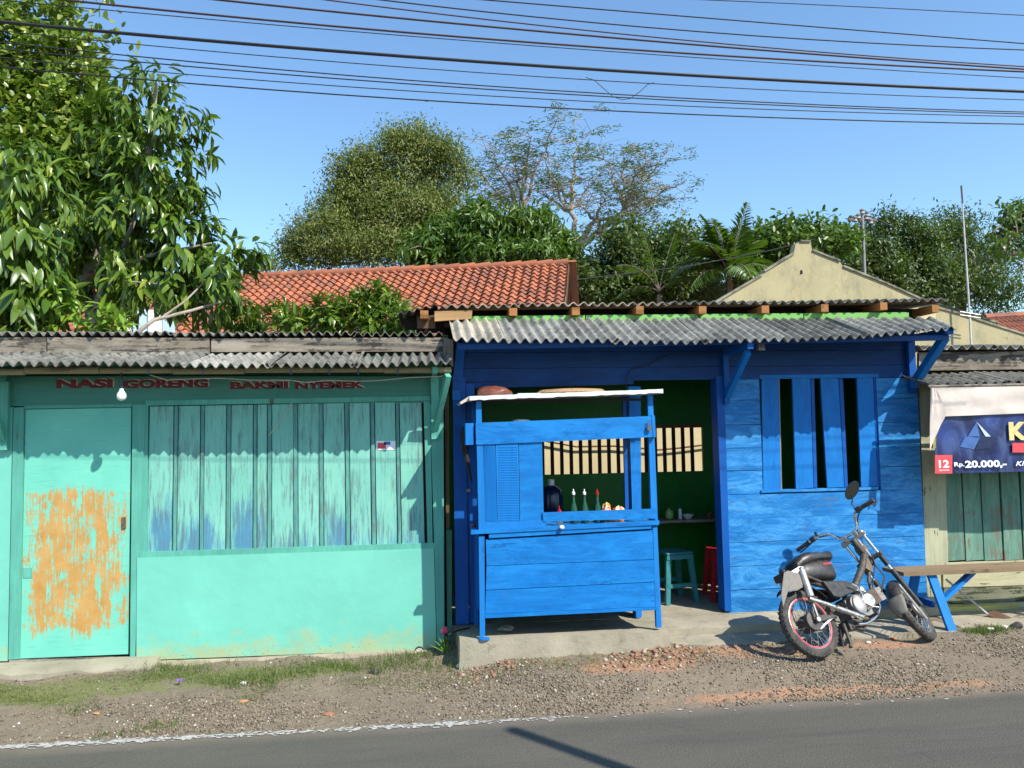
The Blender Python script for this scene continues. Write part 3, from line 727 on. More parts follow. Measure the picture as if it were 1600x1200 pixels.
# room: side walls, back wall with a barred opening, ceiling boards
XL, XR, YB, ZT = .185, 4.14, 1.32, 2.46
b = MB(); b.box(XL - .03, XL, YW + .06, YB, .14, ZT); b.build('side_wall', M['dark_green_wall'], BS)
b = MB(); b.box(XR, XR + .03, YW + .03, YB, .14, ZT); b.build('side_wall', M['dark_green_wall'], BS)
wz0, wz1 = P(1050, 737, YB)[2], P(1050, 664, YB)[2]; wx0, wx1 = P(840, 700, YB)[0], P(1098, 700, YB)[0]
b = MB(); b.box(XL, XR, YB, YB + .03, .14, wz0); b.box(XL, XR, YB, YB + .03, wz1, ZT + .06); b.box(XL, wx0, YB, YB + .03, wz0, wz1); b.box(wx1, XR, YB, YB + .03, wz0, wz1)
b.build('back_wall', M['dark_green_wall'], BS)
n = 0; x = wx0 + .05
while x < wx1 - .03:
    MB().box(x - .017, x + .017, YB + .004, YB + .022, wz0 - .0, wz1 + .0).build('window_bar', M['dark_wood'], BS); x += .094
MB().box(wx0, wx1, YB - .02, YB - .002, wz1 - .03, wz1 + .005).build('window_rail', M['brown_wood'], BS)
MB().box(XL - .03, XR + .03, YW + .04, YB + .03, ZT + .062, ZT + .09).build('ceiling', M['dark_wood'], BS)
# lower roof sheets
segs = [(708, 800, 'sheet_pale', 529, 532), (790, 968, 'sheet_grey', 533, 533), (960, 1110, 'sheet_grey', 534, 534), (1100, 1235, 'sheet_grey', 534, 531), (1226, 1365, 'sheet_dark', 531, 524), (1356, 1494, 'sheet_grey', 525, 513)]
for k, (a, c, m, ya, yc) in enumerate(segs):
    Yf, Yb = -.47, .135
    p0, p1 = P(a, ya, Yf), P(c, yc, Yf); xb0, xb1 = p0[0] - .01, p1[0] - .01
    zb0 = P(a, 500 - (a - 700) * .002, Yb)[2]
    if k == 5: xb1 += .28
    dz = .007 * (k % 2)
    corr('roof_sheet', p0 + [0, 0, dz], p1 + [0, 0, dz], (xb1, Yb, zb0 + dz), (xb0, Yb, zb0 + dz), M[m], BS, seed=40 + k, pitch=.078, amp=.018, jag=.012)
a, c = P(716, 535, -.38), P(1480, 519, -.38)
MB().beam(a - [0, 0, .035], c - [0, 0, .045], .04, .04).build('eave_beam', M['blue_shaded'], BS)
MB().beam(P(1186, 540, -.36) + [0, 0, -.015], P(1186, 540, -.36) + [0, -.05, -.015], .05, .05).build('beam_end', M['grey_wood'], BS)
# pale green fascia and boards, rafters, upper roof
for (a, c) in [(735, 914), (916, 1091), (1093, 1255), (1257, 1420)]:
    slab('fascia_board', [(a, 494 - (a - 735) * .009), (c, 494 - (c - 735) * .009), (c, 515), (a, 515)], .15, .025, M['green_fascia'], BS)
slab('end_board', [(679, 486), (738, 485), (737, 498), (679, 502)], .10, .03, M['tan_wood'], BS)
MB().box(P(650, 480, .3)[0], P(1440, 480, .3)[0], .34, .37, 2.5, 2.70).build('gap_blocker', M['dark_wood'], BS)  # dark board added to block light and keep the roof gap black
for px, py in [(802, 488), (900, 487), (1000, 485), (1098, 485), (1196, 484), (1289, 482), (1381, 479), (663, 492), (1462, 483)]:
    q = P(px, py, .06); MB().box(q[0] - .032, q[0] + .032, .06, 1.2, q[2] - .027, q[2] + .036).build('rafter', M['orange_wood'], BS)
b = MB(); a, c = P(690, 483, .1), P(1470, 472, .1); b.beam(a + [0, .06, .01], c + [0, .06, .01], .03, .03); b.build('purlin', M['brown_wood'], BS)
us = [(690, 812), (804, 930), (921, 1050), (1042, 1175), (1168, 1310), (1300, 1482)]
for k, (a, c) in enumerate(us):
    ya = lambda x: 478 - (x - 690) * .012
    p0, p1 = P(a, ya(a), .085), P(c, ya(c), .085)
    for q in (p0, p1): q[2] += .005 * (k % 2)
    corr('roof_sheet', p0, p1, p1 + [0, 1.45, .05], p0 + [0, 1.45, .05], M['sheet_pale'] if k < 3 else M['sheet_dark'], BS, seed=60 + k, pitch=.085, amp=.015, jag=.012)
p0, p1 = P(622, 490, .35), P(684, 476, .12)
corr('roof_sheet', p0, p1, p1 + [.0, 1.3, .05], p0 + [0, 1.1, .02], M['sheet_dark'], BS, seed=70, pitch=.085, amp=.012)
slab('end_board', [(652, 495), (680, 492), (680, 513), (652, 513)], .16, .04, M['brown_wood'], BS)
slab('end_board', [(628, 500), (655, 488), (655, 515), (632, 515)], .5, .03, M['dark_wood'], BS)
# cable along the lintel
tag(MB().tube([P(x, y, YW - .04) for x, y in [(978, 640), (979, 590), (985, 577), (1010, 571), (1040, 556), (1075, 553), (1115, 552)]], .004, 6).build('power_cord', M['cable']), 'black cord running along the shade-darkened blue boards above the doorway', 'cord')

# ---- inside the shop
CT = thing('counter_shelf', 'narrow dark eating counter against the green back wall seen through the doorway', 'counter', (2.2, 1.15, .14))
zc = P(1080, 812, 1.05)[2]
MB().box(.5, 3.4, 1.02, 1.31, zc - .022, zc).build('top', M['grey_wood'], CT)
for x in (.7, 3.2): MB().box(x - .02, x + .02, 1.24, 1.28, .14, zc - .022).build('leg', M['dark_wood'], CT)
def stool(px, py, mat, label, Y=.62, rz=0):
    q = G(px, py, .14); q[1] = Y; h = .44; o = thing('plastic_stool', label, 'stool', (q[0], q[1], .14), 'plastic stools at the counter')
    s = .13; b = MB(); b.box(-s, s, -s, s, h - .02, h); m_ = b.build('seat', mat, o, True)
    md = m_.modifiers.new('b', 'BEVEL'); md.width = .012; md.segments = 2
    for i in (-1, 1):
        for j in (-1, 1):
            l_ = MB().poly3([(i*s*.62, j*s*.92, h - .02), (i*s, j*s*.92, h - .02), (i*s*1.25, j*s*1.2, 0), (i*s*.95, j*s*1.2, 0)], (0, -j*.03, 0)).build('leg', mat, o, True)
    b = MB(); b.box(-s*1.05, s*1.05, -s*1.12, -s*1.0, .14, .175); b.build('stretcher', mat, o, True)
    b = MB(); b.box(-s*1.05, s*1.05, s*1.0, s*1.12, .14, .175); b.build('stretcher', mat, o, True)
    b = MB(); b.box(-s*1.0, s*1.0, -s*1.0, -s*.93, h - .06, h - .021); b.build('apron', mat, o, True)
    o.rotation_euler = (0, 0, rz); return o
stool(1030, 922, M['teal_plastic'], 'teal plastic stool inside the doorway beside the cart', .62, .2)
stool(1108, 921, M['red_plastic'], 'red plastic stool just inside the right door jamb', .62, -.1)
def lathe_thing(name, label, cat, prof, q, mat, n=18, group=None, cap=None, capmat=None):
    if cap is None:
        o = MB().lathe(prof, tuple(q), n).build(name, mat, smooth=True); return tag(o, label, cat, group)
    o = thing(name, label, cat, tuple(q), group)
    MB().lathe(prof, tuple(q), n).build('glass' if 'bottle' in name else 'body', mat, o, smooth=True)
    MB().lathe(cap, tuple(q), 10).build('cap', capmat, o, smooth=True)
    return o
def onc(px, Y=1.12): q = P(px, 812, Y); return (q[0], Y, zc)
lathe_thing('jar', 'pale green rounded jar on the counter inside the shop', 'jar', [(.02, 0), (.036, .012), (.042, .05), (.034, .085), (.016, .092)], onc(1046), M['jar_green'], cap=[(.012, .09), (.012, .105)], capmat=M['jar_green'])
lathe_thing('sauce_bottle', 'slim white squeeze bottle between the jar and the bowl on the counter', 'bottle', [(.016, 0), (.017, .08), (.010, .1)], onc(1063), M['white'], cap=[(.006, .1), (.003, .13)], capmat=M['teal_plastic'])
lathe_thing('bowl', 'white bowl on the counter inside the shop', 'bowl', [(.025, 0), (.03, .004), (.055, .042), (.052, .042), (.026, .01)], onc(1075), M['white'])
lathe_thing('cup', 'dark red cup on the counter near the door jamb', 'cup', [(.025, 0), (.028, .05), (.025, .05), (.022, .01)], onc(1108), M['brown_bag'])
q = P(862, 800, .75); lathe_thing('water_jug', 'dark blue round shouldered water jug behind the cart panel', 'water jug', [(.10, 0), (.105, .05), (.105, .19), (.09, .24), (.05, .27), (.03, .28)], (q[0], .75, P(862, 800, .75)[2] - .04), M['jug_blue'], cap=[(.03, .28), (.03, .33)], capmat=M['white'])
q2 = (q[0], .75, P(862, 800, .75)[2] - .04)
JT = thing('jug_table', 'dark low table carrying the water jug inside the shop', 'table', (q2[0], .75, .14))
MB().box(q2[0] - .22, q2[0] + .22, .58, .95, q2[2] - .02, q2[2] - .001).build('top', M['dark_wood'], JT)
for i in (-1, 1):
    for j in (-1, 1): MB().box(q2[0] + i*.19 - .015, q2[0] + i*.19 + .015, .76 + j*.15 - .015, .76 + j*.15 + .015, .14, q2[2] - .021).build('leg', M['dark_wood'], JT)

# ---- yellow wall behind the shop
MB().box(-.4, 6.4, 3.3, 3.42, -.05, 2.3).build('x', M['plaster_yellow']).name = 'yard_wall'
o = bpy.data.objects['yard_wall']; o.data.materials.clear(); 
t = NT('yard_plaster'); c = t.mix(t.ramp(t.noise((2, 2, 2), 5), .3, .7), (.50, .40, .22), (.60, .49, .29)); M['yard_plaster'] = t.done(c, .9)
o.data.materials.append(M['yard_plaster']); tag(o, 'sunlit yellow yard wall seen between the window bars at the back of the blue shop', 'wall')
tag(MB().tube([P(x, y, 3.25) for x, y in [(845, 688), (900, 698), (960, 697), (1030, 703), (1062, 700), (1110, 694)]], .012, 6).build('pipe', M['brown_wood']), 'thin brown line across the yellow wall behind the shop', 'pipe')  # brown tube following a line across the yard wall

# ================================================================== THE CART
CA = thing('food_cart', 'bright blue wooden food cart with white edged roof standing on the concrete platform', 'food cart', (1.05, -.22, .17))
YC = -.50; YR = .03; bc, bv = M['blue_cart'], M['blue_cart_v']
def cx(px, py, Y=YC): return P(px, py, Y)[0]
def cz(px, py, Y=YC): return P(px, py, Y)[2]
# front boards, lower box
slab('front_board', [(759, 843), (1020, 828), (1022, 874), (760, 884)], YC, .018, bc, CA, gap=.001)
slab('front_board', [(760, 884.5), (1022, 874.5), (1025, 909), (759, 922)], YC - .002, .018, bc, CA, gap=.001)
slab('front_board', [(759, 922.5), (1025, 909.5), (1027, 948), (758, 959)], YC, .018, bc, CA, gap=.001)
slab('bottom_rail', [(758, 959.5), (1027, 948.5), (1027, 953), (758, 966)], YC - .006, .03, bc, CA)
slab('counter_rail', [(764, 834), (1018, 819), (1018, 826), (764, 841)], YC - .012, .03, bc, CA)
slab('counter_edge', [(736, 829), (1030, 813), (1030, 820), (736, 835)], YC - .02, .04, bc, CA)
slab('leg', [(748, 838), (757, 837), (758, 994), (750, 996)], YC - .003, .04, bv, CA)
slab('leg', [(1020, 823), (1027, 822), (1034, 980), (1026, 981)], YC - .003, .04, bv, CA)
MB().lathe([(.03, 0), (.03, .012), (.0, .013)], (P(754, 993, YC)[0] + .01, YC - .01, .185), 10, sc=(1.4, .8)).build('foot_plate', bv, CA)
# upper frame
slab('post', [(744, 627), (752, 627), (753, 661), (744, 661)], YC + .0, .035, bv, CA)
slab('post', [(745, 695), (755, 695), (758, 824), (748, 826)], YC - .004, .035, bv, CA)
slab('post', [(1012, 617), (1020, 617), (1028, 815), (1018, 816)], YC + .02, .035, bv, CA)
slab('beam_board', [(743, 661), (1020, 650), (1021, 683), (744, 695)], YC - .012, .02, M['blue_cart'], CA)
slab('beam_end', [(1018, 649), (1023, 649), (1025, 683), (1021, 683)], YC - .016, .06, bv, CA)
slab('panel_board', [(755.5, 694), (774, 693.5), (777, 822), (757.5, 823)], YC, .014, bv, CA, gap=.0008)
slab('panel_board', [(774.5, 693.5), (810, 692), (812, 820), (777.5, 822)], YC - .002, .014, bv, CA, gap=.0008)
slab('panel_board', [(810.5, 692), (847, 690), (850, 815), (812.5, 820)], YC + .001, .016, bc, CA, gap=.0008)
for (a0, a1, b0, b1) in [(757, 773, 759, 776), (778, 808, 780, 811)]:      # shallow louvre slats
    b = MB()
    for i in range(30):
        u = (i + .5) / 30; y = 698 + u * 118; x0 = a0 + (b0 - a0) * u; x1 = a1 + (b1 - a1) * u
        p, q = P(x0, y, YC - .004), P(x1, y - .3, YC - .004)
        b.beam((p[0], YC - .0015, p[2]), (q[0], YC - .0015, q[2]), .0032, .017, (0, -.25, 1))
    b.build('louvre', bv, CA, kind='stuff')
slab('panel_rail', [(748, 819), (852, 813), (852, 826), (748, 830)], YC - .008, .02, bv, CA)
slab('guard_rail', [(848, 801), (1027, 795), (1028, 810), (849, 815)], YC - .014, .02, bc, CA)
xr_ = cx(1027, 815); xl_ = cx(745, 830)
ctz = (cz(740, 829) + cz(1028, 813)) / 2
ctf = cz(900, 821) - .004
MB().box(xl_ - .01, xr_ + .005, YC + .022, YR, ctf - .025, ctf - .002).build('counter_top', bc, CA)
# sides, back and floor
MB().box(xl_ + .0, xl_ + .018, YC + .02, YR, cz(750, 955), ctf - .026).build('side_panel', M['blue_side'], CA)
MB().box(xr_ - .02, xr_ - .002, YC + .04, YR, cz(1025, 945), ctf - .026).build('side_panel', M['blue_side'], CA)
MB().box(xl_ + .02, xr_ - .02, YR - .02, YR, cz(750, 955), ctf - .026).build('back_panel', M['blue_side'], CA)
MB().box(xl_ + .02, xr_ - .02, YC + .022, YR - .02, cz(900, 950) - .012, cz(900, 950)).build('bottom_board', M['dark_wood'], CA)
MB().box(xl_ - .002, xl_ + .034, YR - .036, YR - .0, .165, cz(750, 835)).build('leg', M['blue_side'], CA)
xrl = P(998, 960, YR)[0]
MB().box(xrl - .02, xrl + .02, YR + .002, YR + .038, .15, ctf - .1).build('leg', bv, CA)
xrp = P(976, 700, YR)[0]
MB().box(xrp - .014, xrp + .014, YR - .03, YR - .002, ctf, 1.93).build('post', M['blue_side'], CA)
MB().box(xl_ + .002, xl_ + .036, YR - .036, YR - .001, ctf, 1.9).build('post', M['blue_side'], CA)
MB().box(xl_ - .07, xl_ - .01, YC + .01, YR, cz(744, 695), cz(744, 661)).build('side_beam', M['blue_trim'], CA)
MB().box(xr_ - .035, xr_ - .016, YC + .06, YR, cz(1010, 681), cz(1010, 652)).build('side_beam', M['blue_side'], CA)
# roof: thin slab with chipped white edge, falling to the left
za, zb2 = cz(735, 622), cz(1032, 611); xa, xb = cx(733, 622), cx(1033, 611)
def cart_roof():
    V = []; F = []; n = 40; r = random.Random(3)
    for i in range(n + 1):
        u = i / n; x = xa + (xb - xa) * u; z = za + (zb2 - za) * u + r.uniform(-1, 1) * .0015; j = r.uniform(0, .006)
        V += [(x, YC - .05, z + .012), (x, YC - .05, z - .014 - j), (x, YC - .035, z - .016 - j), (x, YR + .04, z - .010), (x, YR + .04, z + .014)]
    for i in range(n):
        for k in range(5): F.append((i*5+k, i*5+(k+1) % 5, (i+1)*5+(k+1) % 5, (i+1)*5+k))
    F += [(0, 1, 2, 3, 4), tuple(n*5 + k for k in (4, 3, 2, 1, 0))]
    MB().add(V, F).build('roof', M['white_edge'], CA)
    MB().prism([(xa - .07, za - .03), (xa - .002, za + .012), (xa - .002, za - .014), (xa - .06, za - .045)], YC - .03, YR - YC).build('roof_flap', M['letter_pale'], CA)
    MB().box(xa + .03, xb - .03, YC + .05, YC + .08, min(za, zb2) - .035, min(za, zb2) - .016).build('roof_batten', M['dark_wood'], CA)
cart_roof()
MB().lathe([(.016, 0), (.016, .012), (0, .013)], (xl_ + .06, YC - .0, 0), 8)
# hanging lock and hinge
q = P(1014, 667, YC - .03); PD = thing('padlock', 'small dark padlock hanging on the right end of the cart beam', 'padlock', tuple(q))
MB().box(q[0] - .014, q[0] + .014, q[1] - .008, q[1] + .008, q[2] - .028, q[2] + .006).build('body', M['rust_steel'], PD)
MB().tube([(q[0] - .008, q[1], q[2] + .006), (q[0] - .006, q[1], q[2] + .045), (q[0] + .004, q[1], q[2] + .05), (q[0] + .008, q[1], q[2] + .006)], .0025, 6).build('shackle', M['rust_steel'], PD)
# things on the cart counter
def oncart(px, py, Y): q = P(px, py, Y); return (q[0], Y, ctf)
RAIL = ctf
bprof = [(.026, 0), (.029, .006), (.029, .085), (.024, .105), (.012, .135), (.0105, .17), (.0125, .172), (.0125, .18), (.009, .182)]
def cbottle(px, Y, capc, lab, tip):
    q = P(px, 770, Y); z = RAIL - .0
    k = (P(px, 768, Y)[2] - z) / .20
    pr = [(r * 1.0, h * k) for r, h in bprof]
    return lathe_thing('sauce_bottle', lab, 'bottle', pr, (q[0], Y, z), M['bottle_green'], cap=[(.012, .18 * k), (.013, .195 * k), (.005, .2 * k), (.004, .215 * k), (0, .217 * k)], capmat=M[capc], group='green glass bottles on the cart counter')
cbottle(896, -.33, 'white', 'green glass bottle with white spout, leftmost of three on the blue cart', 0)
cbottle(913, -.33, 'white', 'green glass bottle with pale stopper, middle one of three on the blue cart', 0)
cbottle(933, -.33, 'red_plastic', 'green glass bottle with red stopper beside the snack bag on the cart', 1)
q = P(874, 800, -.43); zz = P(874, 803, -.43)[2]
SB = thing('squeeze_bottle', 'small white squeeze bottle with red nozzle behind the cart rail', 'bottle', (q[0], -.43, ctf))
MB().lathe([(.02, 0), (.022, .01), (.022, .085), (.018, .10)], (q[0], -.43, ctf), 14).build('body', M['white'], SB, smooth=True)
MB().lathe([(.016, .10), (.016, .112), (.005, .118), (.003, .145), (0, .146)], (q[0], -.43, ctf), 12).build('nozzle', M['red_plastic'], SB, smooth=True)
def bagmesh(name, label, cat, c, r, mat, seed, parent=None, flat=.5, amp=.16):
    rr = random.Random(seed); V = []; F = []; n, m = 22, 12; ph = [rr.uniform(0, 6.28) for _ in range(6)]
    for i in range(m + 1):
        t = math.pi * i / m
        for k in range(n):
            a = 2*math.pi*k/n; w = 1 + amp * (math.sin(3*a + ph[0] + 2*t) * .5 + math.sin(5*a + ph[1] - 3*t) * .35 + math.sin(9*a + 4*t + ph[2]) * .2)
            z = -math.cos(t) * r[2] * w; z = max(z, -r[2] * flat)
            V.append((c[0] + r[0]*math.sin(t)*math.cos(a)*w, c[1] + r[1]*math.sin(t)*math.sin(a)*w, c[2] + z))
    for i in range(m):
        for k in range(n): F.append((i*n+k, i*n+(k+1) % n, (i+1)*n+(k+1) % n, (i+1)*n+k))
    o = MB().add(V, F).build(name, mat, parent, smooth=True)
    if parent is None: tag(o, label, cat)
    return o
t = NT('snack_print'); v = t.n.new('ShaderNodeTexVoronoi'); t.L(t.vec((60, 60, 60)), v.inputs['Vector']); v.inputs['Scale'].default_value = 1
sep = t.n.new('ShaderNodeSeparateColor'); t.L(v.outputs['Color'], sep.inputs[0])
c = t.mix(t.ramp(sep.outputs[0], .4, .42), (.75, .2, .03), (.78, .6, .45)); c = t.mix(t.ramp(sep.outputs[1], .62, .64), c, (.6, .02, .02)); c = t.mix(t.ramp(sep.outputs[2], .75, .77), c, (.7, .5, .05))
M['snack_print'] = t.done(c, .35)
q = P(949, 800, -.38)
bagmesh('snack_packet', 'crumpled orange red and white plastic packet behind the cart rail', 'packet', (q[0], -.36, ctf + .065), (.035, .03, .075), M['snack_print'], 4, flat=.86, amp=.3)
bagmesh('snack_packet', 'crumpled pale packet leaning at the right of the orange one on the cart', 'packet', (P(968, 800, -.38)[0], -.35, ctf + .05), (.05, .03, .062), M['snack_print'], 9, flat=.8, amp=.3)
q = P(877, 826, YC - .01)
tag(MB().sphere((q[0], YC - .035, P(876, 823, YC)[2]), (.019, .015, .015)).build('egg', M['white'], smooth=True), 'white egg resting on the front counter edge of the cart', 'egg')
q = P(820, 700, -.30); zpl = cz(820, 657)
# plate and pans on the counter behind the rail
lathe_thing('pan', 'blackened shallow pan on the cart counter below the rail', 'pan', [(.05, 0), (.09, .01), (.10, .03), (.095, .03), (.05, .008)], (cx(960, 815), -.3, ctf), M['rust_steel'])
lathe_thing('plate', 'upturned white plate lying on top of the cart beam shelf', 'plate', [(.07, 0), (.065, .008), (.04, .016), (0, .017)], (P(815, 660, -.3)[0], -.3, cz(815, 657, -.3) - .006), M['white'])
MB().box(xl_ + .04, xr_ - .04, YC + .06, YR - .04, cz(815, 657, -.3) - .02, cz(815, 657, -.3) - .008).build('shelf', M['dark_wood'], CA)
# on the cart roof
def roofz(px): x = P(px, 615, -.35)[0]; u = (x - xa) / (xb - xa); return za + (zb2 - za) * u + .013
bagmesh('brown_bundle', 'shiny reddish brown wrapped bundle on the left end of the cart roof', 'bundle', (P(772, 610, -.3)[0], -.28, roofz(772) + .028), (.135, .12, .05), M['brown_bag'], 2, flat=.6, amp=.12)
x0 = P(893, 610, -.25)[0]
lathe_thing('woven_tray', 'flat tan woven tray lying on the middle of the cart roof', 'tray', [(.27, 0), (.275, .006), (.24, .028), (.12, .036), (0, .037)], (x0, -.24, roofz(893) + .003), M['tray'], 36)
o = bpy.data.objects['woven_tray']
tag(MB().box(cx(810, 612) , cx(846, 612), -.47, -.38, roofz(825) - .001, roofz(825) + .008).build('lid', M['blue_pale']), 'thin pale blue plastic lid between the bundle and the tray on the cart roof', 'lid')
# black bag hanging on the left of the cart
q = P(727, 700, -.2); HB = thing('hanging_bag', 'crumpled black cloth bag hanging at the left side of the cart beam', 'bag', tuple(q))
V = bagmesh('cloth', '', '', (P(727, 690, -.25)[0], -.25, P(727, 690, -.25)[2]), (.03, .06, .10), M['black_cloth'], 5, HB, 1, .35)
MB().tube([P(726, 664, -.25), P(722, 680, -.25), P(730, 720, -.26), P(737, 755, -.27)], [.006, .02, .018, .006], 7).build('strap', M['black_cloth'], HB, smooth=True)
# stone and rag under the cart
q = G(792, 987, .19)
bagmesh('rag', 'grey crumpled rag under the cart by its left leg', 'rag', (q[0], q[1] + .05, .2), (.06, .04, .022), M['flap_grey'], 11, flat=.5, amp=.25)
tag(MB().box(xl_ - .035, xl_ - .005, -.44, -.2, ctf - .02, ctf - .0).build('ledge_board', M['blue_trim'], CA), None)
bagmesh('red_cloth', 'small dark red scrap on the left counter corner of the cart', 'cloth', (xl_ - .015, -.35, ctf + .012), (.02, .03, .014), M['brown_bag'], 12, flat=.8)

# ================================================================== RIGHT STALL
RS = thing('shuttered_stall', 'weathered cream and green timber stall with closed upright shutters at the right edge', 'stall', (5.2, .8, 0))
YS = .16
slab('post', [(1436, 596), (1456, 596), (1474, 985), (1450, 985)], YS - .03, .06, M['cream_post'], RS)
slab('post', [(1457, 596), (1473, 596), (1482, 885), (1467, 885)], YS - .015, .05, M['cream_post'], RS)
for k, (a, c) in enumerate([(1474, 1500), (1503, 1529), (1532, 1559), (1563, 1590), (1594, 1624), (1628, 1660), (1664, 1700)]):
    o1 = (c - 1500) * .02 + 6
    slab('shutter_board', [(a - 4, 640), (c - 4, 640), (c + 8, 875 - (c - 1474) * .01), (a + 7, 877 - (c - 1474) * .01)], YS + (0, .006, .002, -.004, .003, 0, 0)[k], .02, M['teal_shutter'], RS)
slab('sill', [(1478, 880), (1720, 872), (1720, 882), (1478, 891)], YS - .02, .06, M['cream_boards'], RS)
slab('lower_board', [(1474, 892), (1720, 883), (1720, 911), (1474, 918)], YS + .005, .03, M['cream_boards'], RS)
slab('lower_board', [(1475, 919), (1720, 912), (1720, 938), (1475, 946)], YS + .010, .03, M['moss_boards'], RS)
slab('lower_board', [(1475, 947), (1720, 939), (1720, 952), (1475, 960)], YS + .004, .03, M['moss_boards'], RS)
slab('foot_beam', [(1478, 949), (1590, 945), (1594, 962), (1478, 972)], YS - .10, .09, M['yellow_base'], RS)
slab('rail', [(1560, 944), (1720, 938), (1720, 947), (1560, 950)], YS - .06, .05, M['cream_boards'], RS)
b = MB(); x0, x1 = P(1440, 700, YS)[0], P(1720, 700, YS)[0]; b.box(x0 + .05, x1 + .3, YS + .045, YS + .06, .02, 2.35); b.box(x0, x0 + .02, YS + .06, 1.6, .02, 2.35); b.build('wall', M['dark_wood'], RS)
slab('fascia_board', [(1436, 551), (1740, 546), (1740, 575), (1436, 579)], YS - .02, .03, M['grey_wood'], RS, 'pale weathered board between the two roofs')
for k, (a, c) in enumerate([(1436, 1560), (1550, 1760)]):
    p0, p1 = P(a, 543 - k, YS - .10), P(c, 541 - k, YS - .10)
    corr('roof_sheet', p0, p1, p1 + [0, 1.5, .12], p0 + [0, 1.5, .12], M['sheet_grey'], RS, seed=80 + k, pitch=.1, amp=.02)
for k, (a, c) in enumerate([(1450, 1585), (1575, 1760)]):
    p0, p1 = P(a, 598 - k * 2 + (0 if k else 3), YS - .36), P(c, 597, YS - .36)
    corr('roof_sheet', p0, p1, (p1[0] - .04, YS + .0, p1[2] + .10), (p0[0] - .04, YS + .0, p0[2] + .10), M['sheet_dark'], RS, seed=90 + k, pitch=.085, amp=.016)
# banner
YBn = -.24
BN = thing('banner', 'navy printed price banner with rolled beige top hanging under the right stall roof', 'banner', tuple(P(1530, 740, YBn)))
def cloth(name, pp, Y, mat, parent, nx=30, nz=10, amp=.008, seed=0, th=.002):
    tl, tr, br, bl = [np.array(P(x, y, Y)) for x, y in pp]; r = random.Random(seed); ph = [r.uniform(0, 6) for _ in range(4)]; V = []
    for s_ in (0, 1):
        for j in range(nz + 1):
            for i in range(nx + 1):
                u, v = i / nx, j / nz; p = (tl*(1-u) + tr*u)*(1-v) + (bl*(1-u) + br*u)*v
                w = amp * (math.sin(u*14 + v*3 + ph[0]) + .6 * math.sin(u*31 - v*5 + ph[1]) * v + .5*math.sin(v*9 + u*6 + ph[2]))
                V.append((p[0], p[1] + w + s_ * th, p[2]))
    F = []; m = (nx+1)*(nz+1)
    for j in range(nz):
        for i in range(nx):
            a = j*(nx+1)+i; F.append((a, a+nx+1, a+nx+2, a+1)); F.append((a+m, a+1+m, a+nx+2+m, a+nx+1+m))
    ring = list(range(nx+1)) + [(j+1)*(nx+1)-1 for j in range(1, nz+1)] + [nz*(nx+1)+i for i in range(nx-1, -1, -1)] + [j*(nx+1) for j in range(nz-1, 0, -1)]
    for i in range(len(ring)): a, c = ring[i], ring[(i+1) % len(ring)]; F.append((a, c, c+m, a+m))
    return MB().add(V, F).build(name, mat, parent, smooth=True)
cloth('printed_sheet', [(1461, 648), (1800, 636), (1800, 732), (1461, 740)], YBn, M['banner_print'], BN, amp=.003, seed=1)
cloth('rolled_top', [(1454, 606), (1800, 600), (1800, 638), (1466, 651)], YBn - .02, M['cloth_beige'], BN, 40, 8, .006, 2)
cloth('hanging_corner', [(1455, 606), (1463, 607), (1479, 645), (1452, 705)], YBn - .035, M['cloth_beige'], BN, 6, 10, .004, 3)
cloth('edge_fold', [(1458, 618), (1466, 622), (1462, 700), (1458, 702)], YBn - .028, M['yellow_base'], BN, 4, 8, .003, 4)
MB().tube([P(1450, 604, YBn), P(1800, 597, YBn)], .012, 8).build('pole', M['grey_wood'], BN)
yq = YBn - .016
slab('print_square', rect(1461, 711, 1488, 740), yq, .002, M['print_red'], BN, 'red square with the number 12')
def wtxt(body, x0, y1, x1, h, mat, bold=.03, shear=0, lab=None, dy=.0022):
    a = P(x0, y1, yq); c = P(x1, y1, yq); return text(body, 'print', a[0], a[2], yq - dy + .0015, h, M[mat], BN, bold, c[0] - a[0], .0015, lab, shear)
wtxt('12', 1467, 731, 1483, .062, 'print_white', .03); wtxt('BATANG', 1468, 736, 1483, .012, 'print_white', .01)
wtxt('Rp.', 1491, 731, 1507, .045, 'print_white', .02); wtxt('20.000,-', 1508, 733, 1573, .068, 'print_white', .035, lab='white printed price 20.000')
wtxt('KIN', 1587, 728, 1612, .038, 'print_white', .015, .3)
wtxt('K', 1577, 688, 1606, .15, 'gold', .05, lab='gold printed letter K')
slab('print_band', rect(1582, 692, 1640, 707), yq, .002, M['print_red'], BN)
# facets of the print
for k, (pp, m) in enumerate([([(1526, 659), (1540, 682), (1548, 682)], 'blue_pale'), ([(1526, 659), (1531, 682), (1512, 682)], 'screen'), ([(1508, 682), (1531, 684), (1522, 702), (1500, 698)], 'screen'), ([(1531, 684), (1552, 682), (1548, 700), (1524, 703)], 'jug_blue')]):
    slab('print_facet', pp, YBn - .0075, .0012, M[m], BN)
